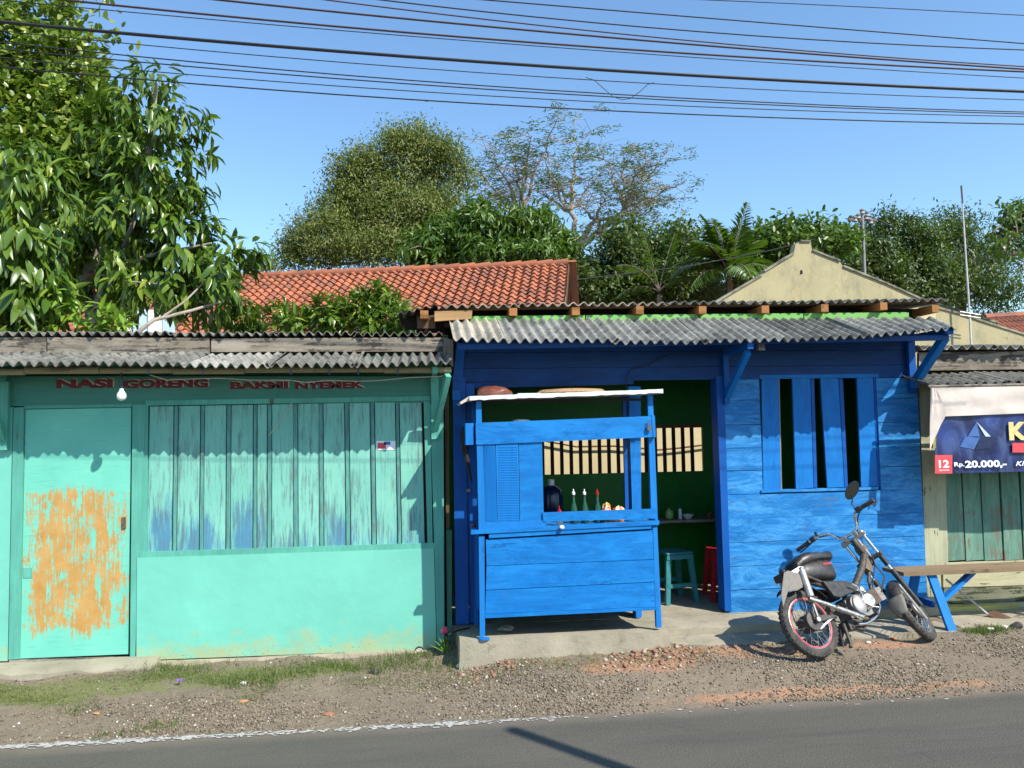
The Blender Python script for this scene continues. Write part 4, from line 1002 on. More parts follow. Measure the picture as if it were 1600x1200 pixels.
# bench
BE = thing('bench', 'long grey wooden bench with blue legs in front of the right stall', 'bench', tuple(G(1500, 985, .02)))
Yb0, Yb1 = -.34, -.10
zbn = P(1450, 893, Yb0)[2]; xb0, xb1 = P(1412, 893, Yb0)[0], P(1412, 893, Yb0)[0] + 1.7
MB().add([(xb0, Yb0, zbn - .03), (xb1, Yb0, zbn - .03), (xb1, Yb1, zbn - .03), (xb0 - .03, Yb1, zbn - .03), (xb0, Yb0, zbn), (xb1, Yb0, zbn), (xb1, Yb1, zbn), (xb0 - .03, Yb1, zbn)],
         [(0,3,2,1),(4,5,6,7),(0,1,5,4),(1,2,6,5),(2,3,7,6),(3,0,4,7)]).build('seat', M['bench_wood'], BE)
lx = P(1460, 905, Yb0)[0]
def leg(x, y0, y1, z1, dx=0): MB().poly3([(x, y0, z1), (x + .07, y0, z1), (x + .07 + dx, y1, .058), (x + dx, y1, .058)], (0, .03, 0)).build('leg', M['blue_cart_v'], BE)
for bx_ in (lx - .03, xb1 - .35):
    leg(bx_, Yb0 + .03, Yb0 - .10, zbn - .032, .06); leg(bx_ - .02, Yb1 - .05, Yb1 + .06, zbn - .032, -.02)
MB().beam((lx + .06, Yb0 + .02, .26), (lx + .42, (Yb0 + Yb1) / 2, zbn - .04), .03, .055, (0, 1, 0)).build('brace', M['blue_cart'], BE)
MB().beam((lx + .02, Yb0 + .06, .23), (lx + .02, Yb1 - .02, .23), .03, .05).build('cross_bar', M['blue_side'], BE)
# dustpan
a, c = P(1478, 905, .0), P(1546, 962, -.12)
DP = thing('dustpan', 'long handled brown dustpan lying on the apron under the bench', 'dustpan', tuple(c))
MB().tube([a, c], .009, 8).build('handle', M['silver_paint'], DP)
MB().poly3([c + [-.03, 0, .01], c + [.05, -.01, .03], c + [.20, -.10, -.045], c + [.12, -.12, -.055]], (0, .012, .012)).build('pan', M['brown_wood'], DP)

# ================================================================== MOTORCYCLE
def motorbike():
    o = thing('motorcycle', 'stripped down black motorcycle with high chrome handlebars leaning before the blue wall', 'motorcycle', (2.739, -.895, .049)); o.scale = (.97,) * 3
    psi, phi = R(19.4), R(30)
    fw = Vector((math.cos(psi), math.sin(psi), 0)); lf = Vector((-math.sin(psi), math.cos(psi), 0)); z = Vector((0, 0, 1))
    up = math.cos(phi) * z + math.sin(phi) * lf; l = math.cos(phi) * lf - math.sin(phi) * z
    m3 = Matrix((fw, l, up)).transposed(); o.rotation_euler = m3.to_euler()
    def bd(mb, n, mat, par=None, smooth=True): return mb.build(n, M[mat], par or o, True, smooth=smooth)
    def torus(mb, c, R0, prof, f=lambda p: p, n=40):
        V = []; m = len(prof)
        for i in range(n):
            a = 2*math.pi*i/n
            for (dr, dy) in prof: V.append(f((c[0] + (R0+dr)*math.cos(a), c[1] + dy, c[2] + (R0+dr)*math.sin(a))))
        return mb.add(V, [(i*m+k, i*m+(k+1) % m, ((i+1) % n)*m+(k+1) % m, ((i+1) % n)*m+k) for i in range(n) for k in range(m)])
    def wheel(c, Ro, rimmat, f=lambda p: p, tw=.036, rr=.186):
        w = thing('wheel', None, None); w.parent = o
        th = Ro - rr
        prof = [(th*math.cos(a)*.55 + th*.45 if abs(a) < 2 else -.004, tw*math.sin(a)) for a in np.linspace(-2.4, 2.4, 11)]
        prof = [(0.0, -tw*.6), (th*.35, -tw*.98), (th*.7, -tw*.85), (th*.92, -tw*.5), (th, 0), (th*.92, tw*.5), (th*.7, tw*.85), (th*.35, tw*.98), (0.0, tw*.6)]
        bd(torus(MB(), c, rr, prof, f, 56), 'tyre', 'rubber', w)
        tr = MB()                                # tread grooves as raised lugs
        for i in range(44):
            a = 2*math.pi*i/44
            for s in (-1, 1):
                for (dy0, dy1, da) in ((.15, .8, .07),):
                    p = [(Ro*.990 - .007*abs(q)**2, s*tw*q, aa) for q, aa in ((dy0, a), (dy1, a+da*1.2), (dy1, a+da*1.2+.05), (dy0, a+.05))]
                    V = [f((c[0]+(r_)*math.cos(t_), c[1]+y_, c[2]+(r_)*math.sin(t_))) for r_, y_, t_ in p]
                    V2 = [f((c[0]+(r_-.012)*math.cos(t_), c[1]+y_, c[2]+(r_-.012)*math.sin(t_))) for r_, y_, t_ in p]
                    tr.add(V + V2, [(0,1,2,3),(7,6,5,4),(0,4,5,1),(1,5,6,2),(2,6,7,3),(3,7,4,0)])
        bd(tr, 'tread', 'rubber', w, False)
        bd(torus(MB(), c, rr, [(.004, -tw*.62), (-.004, -tw*.66), (-.014, -tw*.5), (-.016, 0), (-.014, tw*.5), (-.004, tw*.66), (.004, tw*.62), (0, 0)], f, 56), 'rim', 'rim_steel', w)
        if rimmat:
            bd(torus(MB(), c, rr - .006, [(.005, -tw*.67 - .004), (-.004, -tw*.64 - .004), (-.004, -tw*.58), (.005, -tw*.6)], f, 56), 'rim_stripe', rimmat, w)
        hub = MB(); hub.lathe([(.03, -.05), (.062, -.045), (.066, -.03), (.066, .03), (.062, .045), (.03, .05)], c, 22, 'y'); hub.v = [tuple(f(p)) for p in hub.v]
        bd(hub, 'hub', 'frame_paint', w)
        sp = MB()
        for i in range(36):
            a = 2*math.pi*i/36; s = -1 if i % 2 else 1; a2 = a + (.35 if (i//2) % 2 else -.35)
            A = (c[0]+.06*math.cos(a2), c[1]+s*.035, c[2]+.06*math.sin(a2)); B = (c[0]+(rr-.014)*math.cos(a), c[1], c[2]+(rr-.014)*math.sin(a))
            sp.tube([f(A), f(B)], .0016, 4)
        o_ = bd(sp, 'spokes', 'aluminium', w, False)
        return w
    wheel((0, 0, .25), .25, 'rim_red')
    # steering frame
    sx_, rho, dl = .855, .38, .447
    def S(p):
        x, y, zz = p; X = x*math.cos(dl) - y*math.sin(dl); Y = x*math.sin(dl) + y*math.cos(dl)
        return (sx_ + X*math.cos(rho) - zz*math.sin(rho), Y, .8 + X*math.sin(rho) + zz*math.cos(rho))
    ox, za_ = .03, -.645
    def SM(mb): mb.v = [S(p) for p in mb.v]; return mb
    wheel((ox, 0, za_), .25, None, S, .034, .19)
    # forks
    for s, n_ in ((1, 'fork'), (-1, 'fork')):
        fk = bd(SM(MB().tube([(ox, s*.085, .05), (ox, s*.085, -.36)], .0135, 12)), 'fork', 'chrome')
        bd(SM(MB().tube([(ox, s*.085, -.30), (ox, s*.085, -.44)], .022, 12)), 'boot', 'black_plastic', fk)
        bd(SM(MB().tube([(ox, s*.085, -.44), (ox, s*.085, -.64)], .019, 12)), 'slider', 'black_plastic' if s < 0 else 'silver_paint', fk)
        bd(SM(MB().tube([(ox, s*.085, -.145), (ox, s*.085, -.26)], .021, 12)), 'sleeve', 'black_plastic', fk)
    bd(SM(MB().tube([(ox - .035, -.06, -.42), (ox - .03, -.058, -.74)], .011, 8)), 'inner_slider', 'silver_paint')
    bd(SM(MB().lathe([(.075, -.055), (.08, -.05), (.08, -.03), (.03, -.028)], (ox, 0, za_), 24, 'y')), 'brake_plate', 'engine_metal')
    # triple clamps, head tube
    cl = bd(SM(MB().box(ox - .03, ox + .028, -.11, .11, .03, .052)), 'upper_clamp', 'silver_paint', None, False)
    for s in (1, -1): bd(SM(MB().tube([(ox - .0, s*.085, .02), (ox, s*.085, .068)], .022, 12)), 'clamp_cap', 'silver_paint', cl)
    for s in (1, -1): bd(SM(MB().box(ox - .045, ox - .005, s*.045 - .014, s*.045 + .014, .052, .10)), 'bar_mount', 'silver_paint', cl, False)
    bd(SM(MB().box(ox - .05, ox + .025, -.11, .11, -.17, -.14)), 'lower_clamp', 'frame_paint', None, False)
    bd(SM(MB().tube([(-.0, 0, .045), (0, 0, -.2)], .026, 12)), 'head_tube', 'frame_paint')
    bd(SM(MB().tube([(ox + .02, .015, .02), (ox + .03, .02, -.16)], .012, 8).tube([(ox - .02, -.03, .04), (ox - .04, -.03, -.15)], .008, 8)), 'steering_stay', 'aluminium')
    bagp = MB().sphere((.02, 0, -.06), (.04, .05, .07), 14, 10); bd(SM(bagp), 'wire_bundle', 'rust_steel')
    # handlebar
    for s in (1, -1):
        pts = [(ox - .025, 0, .088), (ox - .025, s*.06, .088), (ox - .02, s*.088, .10), (ox - .015, s*.105, .14), (ox - .02, s*.125, .18), (ox - .03, s*.16 + .012, .205), (ox - .04, s*.205 + .02, .214), (ox - .05, s*.25 + .035, .216), (ox - .06, s*.37 + .04, .212)]
        bar = bd(SM(MB().tube(pts, .0115, 10)), 'handlebar', 'chrome')
        bd(SM(MB().tube([(ox - .052, s*.26 + .035, .216), (ox - .06, s*.38 + .04, .212)], .0175, 12)), 'grip', 'rubber', bar)
        bd(SM(MB().box(ox - .075, ox - .02, s*.225 + .01, s*.225 + .05, .195, .24)), 'switch_box', 'black_plastic', bar, False)
        bd(SM(MB().tube([(ox - .04, s*.235, .21), (ox - .015, s*.27, .20), (ox - .02, s*.34 + .03, .185), (ox - .03, s*.39 + .03, .183)], [.007, .006, .005, .006], 8)), 'lever', 'aluminium' if s < 0 else 'black_plastic', bar)
    bd(SM(MB().tube([(ox - .09, .20, .225), (ox - .10, .19, .255)], .012, 8)), 'knob', 'black_plastic')
    # mirror
    mr = bd(SM(MB().tube([(ox - .08, -.195, .24), (ox - .085, -.19, .28), (ox - .08, -.225, .315)], .005, 6)), 'mirror_stem', 'black_plastic')
    me = MB(); me.lathe([(.0, .016), (.062, .012), (.084, .0), (.084, -.005), (.0, -.006)], (0, 0, 0), 22, 'x', (.6, 1.0))
    rot = Matrix.Rotation(R(62), 3, 'X') @ Matrix.Rotation(R(30), 3, 'Z')
    me.v = [tuple(rot @ Vector(p) + Vector((ox - .08, -.262, .368))) for p in me.v]
    bd(SM(me), 'mirror', 'mirror_glass', mr)
    # cables
    cb = MB()
    for s, a in ((1, .02), (-1, .0), (-1, .03)):
        cb.tube([S((ox - .05, s*.2, .2)), S((ox + .03 + a, s*.13, .16)), S((ox + .03, s*.06, .07)), S((ox + .02, s*.03, -.05)), S((-.03, s*.02, -.2)), (.82, -.03, .5), (.74, -.05, .42)], .0045, 6)
    cb.tube([S((-.02, -.05, -.12)), (.9, -.04, .6), (.92, -.06, .5), (.8, -.06, .38)], .006, 6)
    bd(cb, 'control_cables', 'cable')
    # front fender and flap
    fd = MB(); V = []; n = 16
    for i in range(n + 1):
        a = R(60 + 84 * i / n)
        for j in range(7):
            t = (j - 3) / 3; rr_ = .272 - abs(t)**2.2 * .035; V.append(S((ox + rr_*math.cos(a), t*.06, za_ + rr_*math.sin(a))))
    fd.add(V, [(i*7+j, i*7+j+1, (i+1)*7+j+1, (i+1)*7+j) for i in range(n) for j in range(6)])
    q = bd(fd, 'front_fender', 'black_plastic'); md = q.modifiers.new('s', 'SOLIDIFY'); md.thickness = .004
    V = []; n = 8
    for i in range(n + 1):
        a = R(138 + 28 * i / n); hw = .074 - .034 * (i / n) ** 2
        for j in range(7):
            t = (j - 3) / 3; rr_ = .287 + .012 * (i / n) - abs(t)**2 * .012; V.append(S((ox + rr_*math.cos(a), t*hw, za_ + rr_*math.sin(a))))
    f2 = bd(MB().add(V, [(i*7+j, i*7+j+1, (i+1)*7+j+1, (i+1)*7+j) for i in range(n) for j in range(6)]), 'mud_flap', 'flap_grey', q); md = f2.modifiers.new('s', 'SOLIDIFY'); md.thickness = .004
    # frame
    fr = MB(); fr.tube([(.875, 0, .70), (.80, 0, .61), (.66, 0, .50), (.56, 0, .43)], [.028, .027, .027, .028], 12)
    bd(fr, 'backbone', 'frame_paint')
    fr = MB(); fr.tube([(.60, 0, .45), (.42, 0, .46), (.24, 0, .53), (.02, 0, .60)], .02, 10)
    for s in (1, -1): fr.tube([(.47, s*.05, .46), (.26, s*.07, .50), (.05, s*.08, .60), (-.06, s*.07, .62)], .012, 8)
    fr.tube([(.885, 0, .61), (.80, 0, .50), (.77, 0, .40), (.74, 0, .30)], .014, 8)
    fr.tube([(.50, 0, .45), (.43, 0, .34), (.44, 0, .20)], .02, 8)
    bd(fr, 'subframe', 'frame_paint')
    gus = MB(); gus.poly3([(.88, -.02, .70), (.80, -.02, .60), (.86, -.02, .55), (.91, -.02, .64)], (0, .04, 0)); bd(gus, 'gusset', 'rust_steel', None, False)
    # swingarm
    for s in (1, -1):
        sa = MB(); sa.beam((-.02, s*.085, .25), (.36, s*.07, .285), .018, .04, (0, 0, 1)); bd(sa, 'swing_arm', 'frame_paint', None, False)
    bd(MB().tube([(0, -.11, .25), (0, .11, .25)], .009, 8).lathe([(.018, -.115), (.018, -.10)], (0, 0, .25), 8, 'y'), 'axle', 'aluminium')
    bd(MB().lathe([(.055, -.075), (.07, -.07), (.072, -.05), (.02, -.048)], (0, 0, .25), 24, 'y'), 'drum_plate', 'frame_paint')
    bd(MB().beam((.02, -.07, .19), (.20, -.07, .26), .006, .014), 'brake_rod', 'aluminium', None, False)
    # shocks
    for s in (-1, 1):
        sh = bd(MB().tube([(.035, s*.115, .61), (.012, s*.115, .415)], [.026, .028], 16), 'shock_absorber', 'silver_paint')
        bd(MB().tube([(.012, s*.115, .42), (.0, s*.112, .27)], .011, 8), 'rod', 'engine_metal', sh)
        bd(MB().tube([(.036, s*.115, .60), (.04, s*.115, .64)], [.018, .012], 10).tube([(.04, s*.135, .63), (.04, s*.06, .63)], .008, 8), 'mount', 'aluminium', sh)
    bd(MB().beam((.05, -.095, .635), (-.06, -.08, .60), .03, .03).beam((.05, .095, .635), (-.06, .08, .60), .03, .03), 'tail_stay', 'aluminium', None, False)
    # exhaust
    ex = MB(); ex.tube([(-.03, -.135, .40), (.0, -.135, .385), (.10, -.132, .345), (.24, -.128, .285), (.42, -.115, .21)], [.014, .0165, .0175, .0185, .019], 14); e1 = bd(ex, 'exhaust_can', 'aluminium')
    bd(MB().tube([(.42, -.115, .21), (.44, -.11, .20), (.50, -.10, .19)], .014, 10), 'exhaust_joint', 'rust_steel', e1)
    bd(MB().tube([(.38, -.09, .17), (.45, -.095, .165), (.55, -.085, .185), (.65, -.07, .225), (.715, -.055, .27), (.735, -.045, .31), (.735, -.035, .345)], .0125, 12), 'header_pipe', 'chrome', e1)
    bd(MB().beam((.15, -.12, .315), (.15, -.08, .29), .03, .05).lathe([(.006, -.02), (.006, .02)], (.19, -.14, .31), 6, 'y'), 'exhaust_bracket', 'rust_steel', e1, False)
    # engine
    en = MB(); en.lathe([(.0, -.115), (.055, -.113), (.075, -.10), (.082, -.06), (.082, .07), (.06, .09), (0, .092)], (.47, 0, .315), 22, 'y', (1.1, .95)); e = bd(en, 'engine', 'engine_metal')
    bd(MB().lathe([(.0, -.135), (.045, -.132), (.062, -.118), (.065, -.07)], (.455, 0, .305), 20, 'y', (.95, 1.15)), 'clutch_cover', 'silver_paint', e)
    bd(MB().lathe([(.0, -.125), (.05, -.122), (.065, -.105), (.068, -.06)], (.565, 0, .325), 20, 'y', (1.15, .95)), 'side_cover', 'aluminium', e)
    bd(MB().box(.38, .62, -.06, .06, .225, .36), 'crankcase', 'engine_metal', e, False)
    cy = MB()
    for i in range(7): cy.obox((.655 + i*.016, 0, .345 + i*.004), (.005, 0, .001), (0, .062, 0), (-.012, 0, .055))
    cy.obox((.70, 0, .355), (.06, 0, .014), (0, .04, 0), (-.006, 0, .035)); bd(cy, 'cylinder', 'rust_steel', e, False)
    bd(MB().obox((.785, 0, .37), (.03, 0, .006), (0, .06, 0), (-.01, 0, .05)), 'cylinder_head', 'engine_metal', e, False)
    bd(MB().lathe([(0, -.05), (.02, -.045), (.024, 0), (.024, .03)], (.64, 0, .43), 14, 'y').tube([(.66, 0, .43), (.69, -.01, .40)], .016, 8).tube([(.62, -.02, .43), (.56, -.02, .44)], .018, 8), 'carburettor', 'aluminium', e)
    bd(MB().tube([(.49, -.125, .33), (.50, -.14, .37), (.47, -.15, .43), (.42, -.155, .455)], .007, 8).tube([(.5, -.13, .31), (.53, -.145, .27), (.58, -.16, .25)], .006, 8), 'kick_starter', 'aluminium', e)
    for s in (-1, 1): bd(MB().tube([(.50, s*.06, .20), (.50, s*.20, .205)], .011, 8), 'foot_peg', 'rubber')
    bd(MB().tube([(.40, 0, .24), (.36, -.05, .16), (.44, -.06, .13), (.50, -.04, .16)], .012, 8).box(.33, .50, -.05, .05, .15, .22), 'lower_guard', 'frame_paint', None, False)
    # side cover (black wedge)
    for s in (-1, 1):
        b_ = MB(); b_.poly3([(.20, s*.075, .515), (.40, s*.075, .50), (.53, s*.07, .46), (.50, s*.07, .405), (.30, s*.075, .375), (.245, s*.075, .39)], (0, s*.04, 0))
        q = bd(b_, 'side_box', 'black_plastic', None, False); md = q.modifiers.new('b', 'BEVEL'); md.width = .008; md.segments = 2
    # under-seat body and seat
    def loft(secs, name, mat, n=18):          # secs: (x, z0, z1, halfwidth, squareness)
        V = []; F = []
        for (x, z0, z1, hw) in secs:
            for k in range(n):
                a = 2*math.pi*k/n; ca, sa = math.cos(a), math.sin(a)
                V.append((x, math.copysign(abs(ca)**.6, ca)*hw, (z0+z1)/2 + math.copysign(abs(sa)**.6, sa)*(z1-z0)/2))
        m = len(secs); F = [(i*n+k, i*n+(k+1) % n, (i+1)*n+(k+1) % n, (i+1)*n+k) for i in range(m-1) for k in range(n)] + [tuple(range(n-1, -1, -1)), tuple(range((m-1)*n, m*n))]
        return bd(MB().add(V, F), name, mat)
    body = loft([(.06, .60, .66, .045), (.08, .575, .67, .075), (.15, .55, .69, .09), (.28, .535, .70, .095), (.36, .53, .70, .093), (.405, .53, .69, .08), (.425, .54, .68, .05)], 'under_seat_body', 'black_plastic')
    tx = text('HONDA', 'brand_lettering', .295, .637, -.0965, .018, M['rim_red'], body, .03, .09, .002, local=True)
    loft([(.05, .655, .68, .03), (.065, .645, .71, .075), (.12, .655, .748, .10), (.20, .67, .765, .108), (.28, .68, .752, .11), (.35, .68, .746, .108), (.415, .675, .756, .10), (.445, .68, .757, .085), (.46, .69, .745, .05)], 'seat', 'vinyl')
    # rear fender, tail bracket, grey plate
    V = []; n = 16
    for i in range(n + 1):
        a = R(32 + 88 * i / n)
        for j in range(7):
            t = (j - 3) / 3; rr_ = .30 - abs(t)**2.4 * .03; V.append((rr_*math.cos(a), t*.062, .25 + rr_*math.sin(a)))
    q = bd(MB().add(V, [(i*7+j, i*7+j+1, (i+1)*7+j+1, (i+1)*7+j) for i in range(n) for j in range(6)]), 'rear_fender', 'black_plastic'); md = q.modifiers.new('s', 'SOLIDIFY'); md.thickness = .004
    pl_ = MB().poly3([(-.08, -.10, .63), (.0, -.11, .60), (.02, -.11, .555), (-.02, -.11, .49), (-.075, -.10, .475), (-.16, -.10, .48), (-.25, -.085, .38), (-.225, -.085, .46), (-.16, -.09, .56), (-.12, -.095, .62)], (0, .005, 0))
    bd(pl_, 'plate_flap', 'flap_grey', None, False)
    bd(MB().box(-.10, -.02, -.05, .05, .585, .635), 'tail_bracket', 'black_plastic', None, False)
    bd(MB().sphere((-.10, -.06, .635), (.022, .03, .022)), 'tail_light', 'rim_red' if False else 'black_plastic')
    # side stand and centre stand
    bd(MB().tube([(.42, .07, .20), (.38, .16, .10), (.35, .235, -.13)], .01, 8), 'side_stand', 'frame_paint')
    bd(MB().tube([(.30, -.03, .20), (.27, -.045, .06), (.25, -.05, .03)], .014, 8).tube([(.30, .03, .20), (.27, .045, .06)], .014, 8), 'centre_stand', 'frame_paint')
    return o
motorbike()

# ================================================================== HOUSES BEHIND
def tiled_house():
    # ridge end points in the photo: left (330,433) to right (887,411)
    ex = np.array([.974, -.227, 0]); ey = np.array([.227, .974, 0])
    rr = P(887, 414, 12.5); Z = rr[2]
    dep = 3.6; drop = 2.25; Lr = 16.5
    root = thing('tiled_house', 'house behind the green stall with orange clay tile roof and ridge', 'house', tuple(rr - [0, 0, rr[2]]))
    def L(u, v, w=0):                            # u metres left of the right end, v down slope 0..1, w above the slope
        nrm = np.cross(ex, ey * -dep + [0, 0, -drop]); nrm /= np.linalg.norm(nrm); nrm *= -1 if nrm[2] < 0 else 1
        return rr - ex * u - ey * dep * v + np.array([0, 0, -drop * v]) + nrm * w
    SL = math.hypot(dep, drop); rowh = .235; roww = .212
    nr = int(SL / rowh); nc = int(Lr / roww)
    sdir = (L(0, 1) - L(0, 0)); sdir /= np.linalg.norm(sdir); nrm = L(0, 0, 1) - L(0, 0, 0)
    prof = [(-.5, .028), (-.36, .062), (-.2, .075), (-.04, .055), (.12, .006), (.34, -.006), (.5, .028)]
    def tileV(var):
        V = []
        for s, lift in ((0., .0), (1., .03)):
            for (a, h) in prof: V.append(np.array([a * roww * 1.0, s * rowh * 1.12 - .012, h * .9 + lift * 1.5]))
        for (a, h) in prof: V.append(np.array([a * roww * 1.0, rowh * 1.12 - .03, h * .9 + .004]))
        return np.array(V)
    m = len(prof)
    TF = [(i, i+1, m+i+1, m+i) for i in range(m-1)] + [(m+i, m+i+1, 2*m+i+1, 2*m+i) for i in range(m-1)]
    B = np.stack([ex, sdir, nrm])                # local axes: along ridge, down slope, out
    base = tileV(0)
    me0 = bpy.data.meshes.new('tile'); me0.from_pydata([tuple(p @ B) for p in base], [], TF); me0.materials.append(M['clay_tile'])
    me0.polygons.foreach_set('use_smooth', np.ones(len(me0.polygons), bool)); me0.set_sharp_from_angle(angle=R(50))
    tiles = []
    for r_ in range(nr):
        for c_ in range(nc):
            u = (c_ + .5) * roww + (.0 if r_ % 2 else .0); v = r_ * rowh / SL
            p = L(u, v) + ex * random.uniform(-.006, .006) + nrm * random.uniform(0, .008)
            q = p; d = q - CAM; cc = CMn.T @ d; px, py = 800 + FPX * cc[0] / -cc[2], 600 - FPX * cc[1] / -cc[2]
            vis = 395 < px < 890 and py < 480 and not (py > 455 and 470 < px < 640)
            tiles.append((0 if vis else 1, np.linalg.norm(d), p))
    tiles.sort(key=lambda t: (t[0], t[1]))
    for t in tiles[:300]:
        o = bpy.data.objects.new('tile', me0); col.objects.link(o); o.parent = root; o.location = Vector(t[2]) - wloc(root)
        o.rotation_euler = (random.uniform(-.02, .02), random.uniform(-.02, .02), random.uniform(-.025, .025))
    rest = tiles[300:]; Vb = base @ B; n = len(Vb)
    V = np.concatenate([Vb + t[2] for t in rest]); F = np.concatenate([np.array(TF) + i * n for i in range(len(rest))]); ti = np.repeat(rng.random(len(rest)), len(TF))
    link_mesh('tile_field', np_mesh('tile_field', V, F, ti), M['clay_tile'], root, kind='stuff', smooth=True)
    # battens below so that nothing shows through; rear slope; gables; walls
    g = [L(0, 0, -.02), L(Lr, 0, -.02), L(Lr, 1, -.02), L(0, 1, -.02)]
    MB().poly3(g, nrm * -.03).build('roof_deck', M['brown_wood'], root)
    back = [L(0, 0, -.02), L(Lr, 0, -.02), L(Lr, 0, -.02) + ey * dep - [0, 0, drop], L(0, 0, -.02) + ey * dep - [0, 0, drop]]
    MB().poly3(back, np.array([0, 0, -.04])).build('rear_slope', M['clay_tile'], root)
    x = 0
    while x < Lr:                                # ridge caps
        l_ = .42; a, c = L(x - .02, 0, .03) + [0, .0, .02], L(x + l_, 0, .03) + [0, 0, .035]
        b = MB(); b.tube([a, c + [0, 0, -.03]], [.118, .088], 10); b.build('ridge_tile', M['clay_tile'], root, smooth=True); x += l_ - .03
    # right end: verge board and gable
    a = L(-.03, -.02, .06); c = L(-.03, 1, .06)
    MB().beam(a - [0, 0, .1], c - [0, 0, .1], .03, .12).build('verge_board', M['brown_wood'], root)
    e0 = L(-.2, 0, .0)
    c2 = e0 + (c - a) * np.array([1, -1, 1])
    MB().poly3([L(.1, 0, -.05), L(.1, 1, -.05), L(.1, 1, -.05) * [1, 1, 0], (L(.1, 0, 0) + ey * dep) * [1, 1, 0], L(.1, 0, -.05) + ey * dep - [0, 0, drop]], ex * -.15).build('gable', M['pole_white'], root)
    MB().beam(L(-.12, .0, .1), L(-.12, 0, .1) + ey * 1.8 - [0, 0, 1.12], .2, .05).build('rear_verge', M['clay_tile'], root)
    MB().poly3([L(.1, .94, -.1) * [1, 1, 0], L(Lr - .1, .94, -.1) * [1, 1, 0], L(Lr - .1, .94, -.12), L(.1, .94, -.12)], ey * .15).build('wall', M['pole_white'], root)
tiled_house()
def gable_house():
    Y = 7.5; root = thing('gable_house', 'house with tall stained yellow gable wall rising behind the blue shop', 'house', tuple(P(1270, 470, Y) * [1, 1, 0]))
    out = [(1075, 500), (1124, 469), (1190, 430), (1194, 424), (1240, 396), (1243, 382), (1250, 377), (1266, 377), (1269, 391), (1312, 408), (1317, 416), (1385, 443), (1436, 466), (1560, 505)]
    q = px_pts(out, Y); pts = q + [(q[-1][0], 0), (q[0][0], 0)]
    MB().prism(pts, Y, .18).build('wall', M['plaster_yellow'], root)
    for i in range(len(q) - 1):
        a, c = q[i], q[i + 1]
        if abs(a[0] - c[0]) < .12: continue
        MB().beam((a[0], Y + .09, a[1] + .004), (c[0], Y + .09, c[1] + .004), .24, .035).build('coping', M['plaster_cap'], root)
    h = P(1252, 426, Y); MB().poly3([(h[0] - .03, Y - .003, h[2] - .04), (h[0] + .03, Y - .003, h[2] - .02), (h[0] + .02, Y - .003, h[2] + .05), (h[0] - .02, Y - .003, h[2] + .045)], (0, .002, 0)).build('vent_hole', M['dark_wood'], root)
    q2 = P(1250, 400, Y)
    a = np.array([q[1][0], Y + .2, q[1][1] - .1]); t = np.array([q2[0], Y + .2, q[5][1] - .35]); c = np.array([q[12][0], Y + .2, q[12][1] - .1])
    MB().poly3([a, t, t - [0, 0, .06], a - [0, 0, .06]], (0, 7, 0)).build('roof', M['clay_tile'], root)
    MB().poly3([t, c, c - [0, 0, .06], t - [0, 0, .06]], (0, 7, 0)).build('roof', M['clay_tile'], root)
    # lower side building at the right with its sloping parapet
    Y2 = 5.2; r2 = thing('side_building', 'low yellow plastered building with sloping parapet behind the right stall', 'building', tuple(P(1520, 500, Y2) * [1, 1, 0]))
    q = px_pts([(1425, 482), (1462, 480), (1500, 490), (1545, 505), (1600, 522), (1700, 552), (1700, 640), (1425, 640)], Y2)
    MB().prism(q, Y2, .16).build('wall', M['plaster_yellow'], r2)
    for i in range(1, 5):
        a, c = q[i], q[i+1]; MB().beam((a[0], Y2 + .08, a[1]), (c[0], Y2 + .08, c[1]), .2, .03).build('coping', M['plaster_cap'], r2)
    q = px_pts([(1408, 488), (1440, 484), (1440, 494), (1408, 494)], 2.5); 
    MB().prism(px_pts([(1396, 490), (1462, 483), (1462, 510), (1396, 510)], 2.2), 2.2, .1).build('low_wall', M['yard_plaster'], r2)
    # red roof further right
    r3 = thing('red_roof_house', 'distant house with red tiled roof at the right edge behind the low parapet', 'house', tuple(P(1600, 510, 11) * [1, 1, 0]))
    a, c = P(1538, 500, 12), P(1720, 490, 12); d = np.array([0, -2.2, -1.35])
    B = 26; V = []; nl = 9; ncx = 26; ti = []
    Lx = c - a; wx = np.linalg.norm(Lx) / ncx; exx = Lx / np.linalg.norm(Lx)
    for r_ in range(nl):
        for c_ in range(ncx):
            p = a + exx * (c_ + .5) * wx + d * (r_ / nl); e = d / nl * 1.1
            MBt = MB().add([p + exx*k*wx*.5 + e*s + np.array([0, 0, h + .03*s]) for s in (0, 1) for k, h in ((-1, 0.), (-.4, .05), (0, .06), (.4, .02), (1, 0.))], [(i, i+1, i+6, i+5) for i in range(4)])
            V.append(MBt)
    big = MB()
    for k in V: big.add(k.v, k.f)
    big.build('roof', M['clay_tile'], r3)
    for i in range(12): 
        u0, u1 = i/12, (i+1)/12; MB().tube([a + Lx*u0 + [0, 0, .06], a + Lx*u1 + [0, 0, .07]], .1, 8).build('ridge_tile', M['clay_tile'], r3, smooth=True)
    MB().box(a[0], c[0], 10.2, 12.5, 0, (a + d)[2]).build('wall', M['plaster_yellow'], r3)
gable_house()
# pale blue fence seen through the mango branches
PB = thing('pale_building', 'pale blue and white boarded wall glimpsed behind the mango branches', 'wall', tuple(P(235, 505, 7) * [1, 1, 0]))
for i, (a, c) in enumerate([(185, 206), (208, 229), (231, 252), (254, 272)]):
    slab('board', [(a, 482 + i), (c, 482 + i), (c, 560), (a, 560)], 7 + .01 * (i % 2), .05, M['blue_pale' if i % 2 else 'white'], PB)

